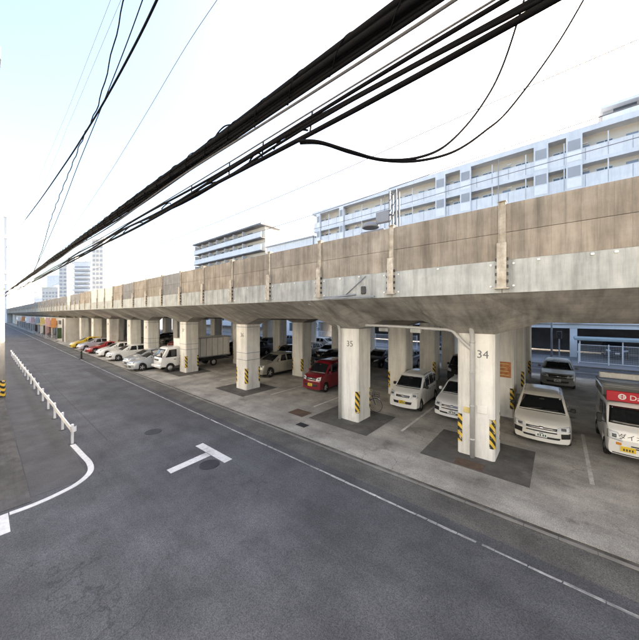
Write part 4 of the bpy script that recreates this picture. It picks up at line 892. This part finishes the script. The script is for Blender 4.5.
# ------------------------------------------------------------------ buildings
def flats(name, label, x0, x1, y0, y1, floors, fh, base=0.0, unit=2.6, shafts=(), wall='flat_beige', band='flat_rail', slab='flat_white', detail_from=0, dark_gap=False, depth=1.0):
    """block of flats with open galleries on the street side"""
    t = thing(name, label, 'building', (x0, y0, 0)); Lx = x1 - x0; top = base + floors * fh
    MB().box(0, Lx, depth, y1 - y0, base, top + .1).build('wall', wall if not dark_gap else 'flat_grey', t)
    sm = MB().box(-.1, Lx + .1, -.05, depth + .01, -.36, 0).mesh('gallery_floor', slab)
    bm_ = MB().box(-.06, Lx + .06, -.03, .10, .001, 1.32).mesh('gallery_rail', band)
    cap = MB().box(-.08, Lx + .08, -.045, .115, 1.321, 1.37).mesh('rail_cap', slab)
    dr = MB().rbox(-.42, .42, -.05, .0, .0, 2.0, .01).mesh('door', 'door_blue'); dk = MB().rbox(.28, .34, -.1, -.05, .95, 1.05, .01).mesh('door_handle', 'alloy')
    wn = MB().box(-.6, .6, -.03, .0, 1.0, 1.95).mesh('window', 'glass_house')
    fr = MB()
    for a in (-.63, -.02, .6): fr.box(a, a + .04, -.055, -.031, .97, 1.98)
    fr.box(-.63, .64, -.056, -.032, .95, .99); fr.box(-.63, .64, -.056, -.032, 1.96, 2.0); frm = fr.mesh('frame', 'alloy')
    gp_ = MB().box(-.05, .05, .0, .09, 1.371, fh - .36).mesh('gallery_post', slab); rj = MB().box(-.025, .025, -.045, -.031, .05, 1.30).mesh('rail_joint', 'flat_grey'); dp = MB().cyl((0, -.09, base - .2), (0, -.09, top), .045, n=8).mesh('downpipe', 'flat_grey')
    ac = MB().rbox(-.35, .35, -.42, -.12, .05, .62, .02).mesh('air_conditioner', 'sign_white'); lm_ = MB().rbox(-.25, .25, -.12, .0, 2.15, 2.27, .02).mesh('gallery_lamp', 'sign_white')
    nj = int(Lx / 1.7)
    for i in range(0, nj, 8): link('downpipe', dp, t, ((i + .4) * Lx / nj, 0, 0))
    for k in range(floors):
        z = base + k * fh
        if k >= floors - 4:
            for i in range(nj + 1):
                link('rail_joint', rj, t, (i * Lx / nj, 0, z))
                if i % 2 == 0: link('gallery_post', gp_, t, (i * Lx / nj, 0, z))
                if i % 4 == 1: link('gallery_lamp', lm_, t, (i * Lx / nj, depth, z))
        link('gallery_floor', sm, t, (0, 0, z)); o = link('gallery_rail', bm_, t, (0, 0, z)); link('rail_cap', cap, o)
        if k >= detail_from:
            n_ = int(Lx / unit)
            for i in range(n_):
                xx = (i + .5) * Lx / n_
                o = link('door', dr, t, (xx - .9, depth, z)); link('door_handle', dk, o)
                o = link('window', wn, t, (xx + .65, depth, z)); link('frame', frm, o)
    r = MB().box(-.25, Lx + .25, -.25, y1 - y0 + .25, top + .1, top + .45).build('roof', slab, t)
    MB().box(-.25, Lx + .25, -.32, -.252, top + .02, top + .62).build('roof_edge', slab, r)
    for sx, wd in shafts:
        s_ = MB().box(sx - x0 - wd / 2, sx - x0 + wd / 2, -.35, -.052, base - .2, top + .05).build('stair_shaft', slab, t)
        for k in range(floors):
            MB().box(sx - x0 - wd / 2 + .15, sx - x0 + wd / 2 - .15, -.375, -.352, base + k * fh + 1.25, base + k * fh + 2.35).build('shaft_window', 'flat_grey', s_)
            MB().box(sx - x0 - wd / 2 + .08, sx - x0 + wd / 2 - .08, -.38, -.352, base + k * fh + .1, base + k * fh + 1.1).build('shaft_panel', 'sign_white', s_)
    return t
APT_Y = 41.0
def X41(u): return on_y(u, 200, APT_Y).x
fl = flats('apartment_block', 'long white apartment block with galleries behind the viaduct', X41(391), 26, APT_Y, 54, 7, 2.82, 4.05, 3.4, [(X41(u), 1.3) for u in (441, 466, 541, 574)])
f2 = flats('apartment_block', 'shorter left wing of the white apartment block with galleries', X41(313), X41(390), APT_Y + .4, 53.5, 7, 2.82, 3.95, 3.4, [(X41(u), .9) for u in (318, 341)])
# ground floor: piers, beam and dark back wall, rooftop house
def ground_floor(t, x0, x1, y0):
    MB().box(0, x1 - x0, .3, 12.5, 3.2, 3.80).build('plinth_beam', 'flat_white', t)
    MB().box(0, x1 - x0, 7.0, 7.2, .13, 3.19).build('back_wall', 'flat_dark', t)
    p_ = MB().box(-.3, .3, .35, .95, 0, 3.19).mesh('pier', 'flat_white'); k = 0
    while k * 5.2 < x1 - x0: link('pier', p_, t, (.4 + k * 5.2, 0, 0)); k += 1
ground_floor(fl, X41(391), 26, APT_Y); ground_floor(f2, X41(313), X41(390), APT_Y)
rh = thing('apartment_tower', 'taller blue grey block rising behind the apartment roof at right', 'building', (on_y(603, 110, 56).x, 56, 0))
MB().box(0, 30, 0, 14, 0, 33).build('wall', 'flat_grey', rh)
for k in range(3):
    o = MB().box(-.1, 30, -.9, -.001, 25.2 + k * 2.8, 25.4 + k * 2.8).build('balcony', 'flat_white', rh); MB().box(-.1, 30, -.95, -.88, 25.401 + k * 2.8, 26.45 + k * 2.8).build('balcony_rail', 'flat_rail', o)
    for i in range(8): MB().box(1.0 + i * 3.5, 3.2 + i * 3.5, -.03, -.001, 25.5 + k * 2.8, 27.5 + k * 2.8).build('window', 'glass_house', rh)
MB().box(-.3, 30.3, -1.1, 14.3, 33.001, 33.4).build('roof', 'flat_white', rh)

# middle distance block with strong balconies
def slab_block(name, label, x0, x1, y0, y1, top, floors, fh, wall, rail, gap):
    t = thing(name, label, 'building', (x0, y0, 0)); Lx = x1 - x0
    MB().box(.2, Lx - .2, 1.4, y1 - y0, 0, top).build('wall', wall, t)
    r = MB().box(-.3, Lx + .3, -.3, y1 - y0 + .3, top + .001, top + .35).build('roof', gap, t)
    rm = MB().box(0, Lx, -.02, .12, .18, 1.45).mesh('balcony_rail', rail); sl_ = MB().box(0, Lx, -.02, 1.41, 0, .179).mesh('balcony', gap)
    wn = MB().box(0, 2.0, 1.36, 1.399, .25, 2.3).mesh('window', 'glass_house'); pt_ = MB().box(-.06, .06, .13, 1.39, .18, 2.7).mesh('partition', rail)
    for k in range(floors):
        z = top - (k + 1) * fh; o = link('balcony', sl_, t, (0, 0, z)); link('balcony_rail', rm, o)
        for i in range(int(Lx / 4)): link('window', wn, t, (.9 + i * 4, 0, z)); link('partition', pt_, o, ((i + .02) * 4 + .3, 0, 0))
    return t
def X41b(u): return on_y(u, 240, 41).x
slab_block('office_block', 'white block with dark roof and balcony lines beyond the barrier', X41b(194), X41b(261), 41, 46.5, 25.2, 8, 2.95, 'flat_cream', 'flat_white', 'flat_dark')
t = thing('low_house', 'low pale grey building beside the dark roofed white block', 'building', (X41b(263), 42, 0))
MB().box(0, 14.2, 0, 12, 0, 19.9).build('wall', 'flat_rail', t); MB().box(-.2, 14.4, -.2, 12.2, 19.901, 20.2).build('roof', 'flat_grey', t)
for k in range(3):
    for i in range(4): MB().box(1 + i * 3.3, 2.6 + i * 3.3, -.04, -.001, 1.2 + k * 6, 2.9 + k * 6).build('window', 'glass_house', t)

def tower(name, label, u0, u1, vtop, dist, depth=16, floors_h=3.0, wall='flat_cream', win='glass_house', bands=False, cols=4, wfrac=.6):
    """distant block: faces the street; distance chosen from its storey height"""
    a = at_depth(u0, vtop, dist); c = at_depth(u1, vtop, dist); wd = (c - a).length; h = a.z
    rz = math.atan2(c.y - a.y, c.x - a.x)
    t = thing(name, label, 'building', (a.x, a.y, 0), rz)
    MB().box(0, wd, 0, depth, 0, h).build('wall', wall, t); r = MB().box(-.3, wd + .3, -.3, depth + .3, h + .001, h + .5).build('roof', wall, t)
    MB().box(wd * .3, wd * .7, depth * .3, depth * .7, h + .501, h + 3).build('roof_house', wall, r)
    nf = int(h / floors_h); cw = wd / cols
    if bands:
        bm2 = MB().box(-.1, wd + .1, -1.2, -.001, 0, .2).box(-.1, wd + .1, -1.25, -1.15, .201, 1.1).mesh('balcony', 'flat_white')
        wn = MB().box(.6, wd - .6, -.05, -.001, .3, 2.4).mesh('window', win)
        for k in range(2, nf): link('balcony', bm2, t, (0, 0, k * floors_h)); link('window', wn, t, (0, 0, k * floors_h))
    else:
        wn = MB().box(cw * (1 - wfrac) / 2, cw * (1 + wfrac) / 2, -.06, -.001, .9, 2.5).mesh('window', win)
        for k in range(2, nf):
            for i in range(cols): link('window', wn, t, (i * cw, 0, k * floors_h))
    return t
tower('tower_block', 'tall narrow grey tower coloured paler for haze at left', 92, 103, 240, 190, 14, 3.0, 'flat_cream', 'flat_grey', False, 3, .7)  # pale wall and window colours of the far towers stand in for haze
tower('tower_block', 'white apartment tower with balcony lines left of the grey tower', 74, 91, 262, 200, 16, 3.0, 'flat_white', 'flat_grey', True)
tower('tower_block', 'slim grey tower left of the white balcony tower', 59, 67, 266, 230, 14, 3.0, 'flat_cream', 'flat_grey', False, 2, .7)
tower('tower_block', 'low white block between the slim tower and the street end', 42, 58, 288, 260, 16, 3.2, 'flat_cream', 'flat_grey', False, 5)
tower('tower_block', 'bluish slim tower above the street end', 18, 29, 284, 330, 16, 3.0, 'flat_rail', 'flat_grey', False, 3)
tower('tower_block', 'pale building closing the far street end', 2, 17, 299, 330, 16, 3.0, 'flat_grey', 'flat_dark', False, 5)
tower('tower_block', 'wide pale building behind the far viaduct end', 28, 45, 299, 300, 20, 3.0, 'flat_white', 'flat_grey', False, 6)

tower('tower_block', 'low grey building at the very end of the street', 6, 24, 306, 250, 16, 3.0, 'flat_grey', 'shop_dark', False, 5)
tower('tower_block', 'pale slab right of the mid rise block with balconies', 119, 132, 281, 260, 16, 3.0, 'flat_white', 'flat_rail', False, 5)
tower('tower_block', 'tall block coloured faint for haze behind the white balcony tower', 68, 75, 258, 330, 16, 3.0, 'flat_cream', 'flat_rail', False, 3)
tower('tower_block', 'tall block coloured very pale for haze at the left edge of the picture', -4, 7, 214, 150, 14, 3.0, 'flat_white', 'flat_rail', False, 4)
tower('tower_block', 'pale mid rise block with balconies right of the grey tower', 104, 118, 272, 240, 16, 3.0, 'flat_cream', 'flat_grey', True)
tower('tower_block', 'pale stepped block far behind the slim grey tower', 47, 60, 276, 340, 16, 3.0, 'flat_white', 'flat_rail', False, 4)
tower('tower_block', 'small pale block left of the bluish slim tower', 8, 18, 289, 380, 16, 3.0, 'flat_white', 'flat_grey', False, 4)
tower('tower_block', 'pale block far behind the street end shops', 29, 43, 291, 360, 16, 3.0, 'flat_rail', 'flat_grey', True)
# unseen near-side houses, added so their sunlit fronts bounce warm light onto the columns
def near_house(label, x0, x1, y1, h, wall):
    t = thing('unseen_house', label, 'building', (x0, y1, 0)); Lx = x1 - x0
    MB().box(0, Lx, -9, 0, 0, h).build('wall', wall, t); r = MB().box(-.15, Lx + .15, -9.15, .2, h + .001, h + .3).build('roof', 'flat_grey', t)
    wn = MB().box(0, 1.5, .001, .03, .9, 2.1).mesh('window', 'glass_house'); fr = MB().box(-.08, 1.58, .002, .09, .82, .89).box(-.08, 1.58, .002, .06, 2.11, 2.17).mesh('frame', 'alloy')
    for k in range(int(h / 3)):
        for i in range(int(Lx / 3)):
            o = link('window', wn, t, (.8 + i * Lx / int(Lx / 3), 0, k * 3)); link('frame', fr, o)
near_house('unseen cream house added behind the viewpoint for bounce light', -4.5, 12, -.75, 12.0, 'flat_cream')
near_house('unseen pale house added across the side lane for bounce light', -19.5, -10.6, .1, 11.0, 'flat_beige')
near_house('unseen pale house added beside the utility pole for bounce light', -34, -19.7, .1, 14.0, 'flat_cream')
near_house('unseen tall pale house added on the near side for bounce light', -58, -34.3, .1, 17.0, 'flat_cream')
near_house('unseen low pale house added farther along the near side for bounce light', -90, -58.3, .1, 10.0, 'flat_beige')

# shops built into the far end of the viaduct
SH = [(-70.5, -63.0, 'shop_wall', 'sign_white', 'plain pale wall unit at the end of the parked row'), (-77.5, -70.7, 'shop_wall', 'sign_orange', 'shop unit with orange sign under the viaduct'), (-85.5, -77.7, 'flat_cream', 'sign_pink', 'shop unit with pink sign under the viaduct'),
      (-94, -85.7, 'flat_white', 'sign_yellow', 'shop unit with yellow sign under the viaduct'), (-104, -94.2, 'shop_wall', 'sign_blue', 'shop unit with blue sign under the viaduct'), (-116, -104.2, 'flat_cream', 'sign_pink', 'shop unit with faded red sign under the viaduct'), (-130, -116.2, 'shop_wall', 'sign_white', 'shop unit with white sign under the viaduct'), (-146, -130.2, 'flat_grey', 'sign_orange', 'far shop unit with faded orange sign under the viaduct'), (-165, -146.2, 'flat_cream', 'sign_white', 'farthest shop unit at the street end under the viaduct')]
for i, (x0, x1, wl, sg, lb) in enumerate(SH):
    t = thing('shop_unit', lb, 'shop', (x0, 9.0, 0)); Lx = x1 - x0
    MB().box(0, Lx, 0, 6, -.02, 4.05).build('wall', wl, t)
    if i:
        o = MB().rbox(.4, Lx - .4, -.18, -.001, 2.6, 3.5, .02).build('sign', sg, t)
        MB().rbox(.8, Lx * .45, -.05, -.001, .05, 2.2, .01).build('shutter', 'shop_dark', t); d_ = MB().rbox(Lx * .55, Lx - .6, -.05, -.001, .05, 2.2, .01).build('door', 'glass_dark', t)
        MB().rbox(.3, Lx - .3, -.8, -.181, 2.42, 2.5, .01).build('awning', sg if i % 2 else 'flat_grey', t)
        MB().rbox(Lx - .05, Lx + .02, -.9, -.2, 2.2, 4.0, .01).build('side_sign', sg, t)
    else:
        MB().rbox(5.5, 5.62, -.12, -.001, .02, 3.9, .01).build('wall_pipe', 'dark_steel', t)
        MB().box(1.0, 3.4, -.04, -.001, 2.9, 3.6).build('vent', 'shop_dark', t)
for i, (x_, c_) in enumerate(((-66, 'hedge'), (-80, 'sign_pink'), (-83, 'shop_dark'), (-88, 'sign_white'), (-92, 'sign_blue'), (-98, 'shop_dark'))):
    t = thing('street_banner', ['dark green', 'pink', 'black', 'white', 'blue', 'dark'][i] + ' standing banner in front of the far shops, number %s along the street' % ['one', 'two', 'three', 'four', 'five', 'six'][i], 'banner', (x_, 8.3, 0), R(90))
    MB().cyl((0, 0, 0), (0, 0, 2.4), .02, n=6).build('pole', 'alloy', t); MB().rbox(.03, .62, -.012, .012, .5, 2.35, .005).build('cloth', c_, t); MB().lathe([(0, .22), (.08, .2), (.1, 0)], 'z', 12).build('base', 'rubber', t)
for i, (x_, y_, p_) in enumerate(((-72, 8.2, 'dark_steel'), (-74.5, 8.3, 'paint_blue'), (-79.5, 8.25, 'dark_steel'), (-86, 8.2, 'paint_red'))):
    bicycle('bicycle', ['dark bicycle parked by the orange sign shop', 'blue bicycle parked by the orange sign shop', 'dark bicycle parked by the pink sign shop', 'red bicycle parked by the yellow sign shop'][i], (x_, y_, .028), R(75 + 10 * i), p_)

# ------------------------------------------------------------------ far street: fence, canopy, poles, shrubs
fn = thing('mesh_fence', 'white framed mesh fence across the far street', 'fence', (0, 36.2, .13))
fp = MB().cyl((0, 0, -.02), (0, 0, 1.85), .04, n=8).mesh('fence_post', 'rail_white')
gp = MB(); gp.box(.05, 1.95, -.015, .015, 1.72, 1.77); gp.box(.05, 1.95, -.015, .015, .12, .17)
for i in range(19): gp.cyl((.1 + i * .1, 0, .17), (.1 + i * .1, 0, 1.72), .006, n=4)
for i in range(9): gp.cyl((.05, .008, .32 + i * .16), (1.95, .008, .32 + i * .16), .005, n=4)
gpm = gp.mesh('fence_panel', 'rail_white')
x_ = 1.45
for i in range(9): link('fence_post', fp, fn, (x_ + i * 2, 0, 0)); link('fence_panel', gpm, fn, (x_ + i * 2, 0, 0))
for i in range(9): link('fence_post', fp, fn, (-14 - i * 2, 0, 0)); link('fence_panel', gpm, fn, (-16 - i * 2, 0, 0))
cn = thing('canopy', 'teal canopy roof over the parking behind the fence', 'canopy', (1.2, 37.5, .13))
MB().rbox(0, 18, 0, 2.6, 2.05, 2.3, .03).build('canopy_roof', 'canopy_teal', cn)
cp_ = MB().cyl((0, 0, -.02), (0, 0, 2.06), .05, n=8).mesh('canopy_post', 'rail_white')
for i in range(7): link('canopy_post', cp_, cn, (.4 + i * 2.9, .2, 0))
def lamp(label, x, y, h):
    t = thing('street_lamp', label, 'street lamp', (x, y, .13)); MB().cyl((0, 0, -.02), (0, 0, h), .09, .055, 12).build('pole', 'galvanised', t, True)
    MB().tube(bez([(0, 0, h - .1), (0, -.3, h + .3), (0, -1.2, h + .45)], 5), .035).build('arm', 'galvanised', t, True); MB().rbox(-.14, .14, -1.75, -1.1, h + .38, h + .5, .03).build('lamp_head', 'flat_grey', t)
lamp('grey street lamp pole on the far pavement right of the columns', -.5, 35.0, 7.5)
lamp('grey street lamp pole on the far pavement seen between columns', -16.0, 35.0, 7.5)
ts = thing('crossing_signal', 'small dark signal head on a post across the far street', 'signal', (.05, 34.9, .13))
MB().cyl((0, 0, -.02), (0, 0, 2.9), .05, n=10).build('post', 'galvanised', ts); MB().rbox(-.2, .2, -.12, .12, 2.3, 3.0, .04).build('signal_head', 'dark_steel', ts)
for z in (2.5, 2.8): MB().lathe([(0, .10), (-.02, .11), (-.06, .11)], 'y', 14, (0, -.12, z)).build('lens', 'lamp_dark', ts)
for i, (x_, y_, k_, c_, lb) in enumerate(((-3.4, 37.4, 'wagon', 'black', 'dark car parked under the flats left of the fence'), (-8.6, 37.6, 'hatch', 'silver', 'silver car parked under the flats behind column 35'), (-11.6, 37.5, 'box_kei', 'navy', 'navy van parked under the flats'), (4.6, 41.8, 'suv', 'black', 'dark car parked under the teal canopy building'))):
    car('parked_car', lb, k_, c_, x_, y_, detail=1).location.z = .135
def shrub(label, x, y, h, wd):
    t = thing('street_tree', label, 'tree', (x, y, .13)); b = MB(); b.tube([(0, 0, -.05), (.05, .02, h * .35), (-.03, .05, h * .7)], [.09, .07, .04], 8)
    rg = random.Random(label)
    for i in range(7):
        a = rg.uniform(0, 6.3); b.tube([(0, .02, h * rg.uniform(.3, .6)), (math.cos(a) * wd * .5, math.sin(a) * wd * .5, h * rg.uniform(.6, .9))], [.035, .012], 5)
    b.build('trunk', 'bark', t, True); b = MB()
    cl_ = [(rg.gauss(0, wd * .33), rg.gauss(0, wd * .33), h * rg.uniform(.45, .98), rg.uniform(.2, .42)) for _ in range(26)]
    for cx, cy, cz, cr in cl_:
        for _ in range(70):
            p = Vector((rg.gauss(0, 1), rg.gauss(0, 1), rg.gauss(0, 1))).normalized() * cr * rg.uniform(.5, 1.1) + Vector((cx, cy, cz))
            u_ = Vector((rg.gauss(0, 1), rg.gauss(0, 1), rg.gauss(0, 1))).normalized(); w2 = u_.orthogonal().normalized(); s_ = rg.uniform(.04, .08)
            b.add([p - u_ * s_, p + w2 * s_ * .5, p + u_ * s_, p - w2 * s_ * .5], [(0, 1, 2, 3)])
    b.build('crown', 'hedge', t)
shrub('small street tree on the far pavement between columns 35 and 34', -11.5, 35.3, 3.6, 1.6)
shrub('street tree on the far pavement right of column 36', -24.5, 35.3, 4.2, 1.8)
shrub('low street tree on the far pavement behind column 36', -31.5, 35.3, 3.8, 1.6)
# far road marking
MB().box(-420, 60, 28.75, 28.87, 0, .008).build('far_edge_line', 'worn_line', road); MB().box(-420, 60, 31.2, 31.32, 0, .008).build('far_centre_line', 'worn_line', road)
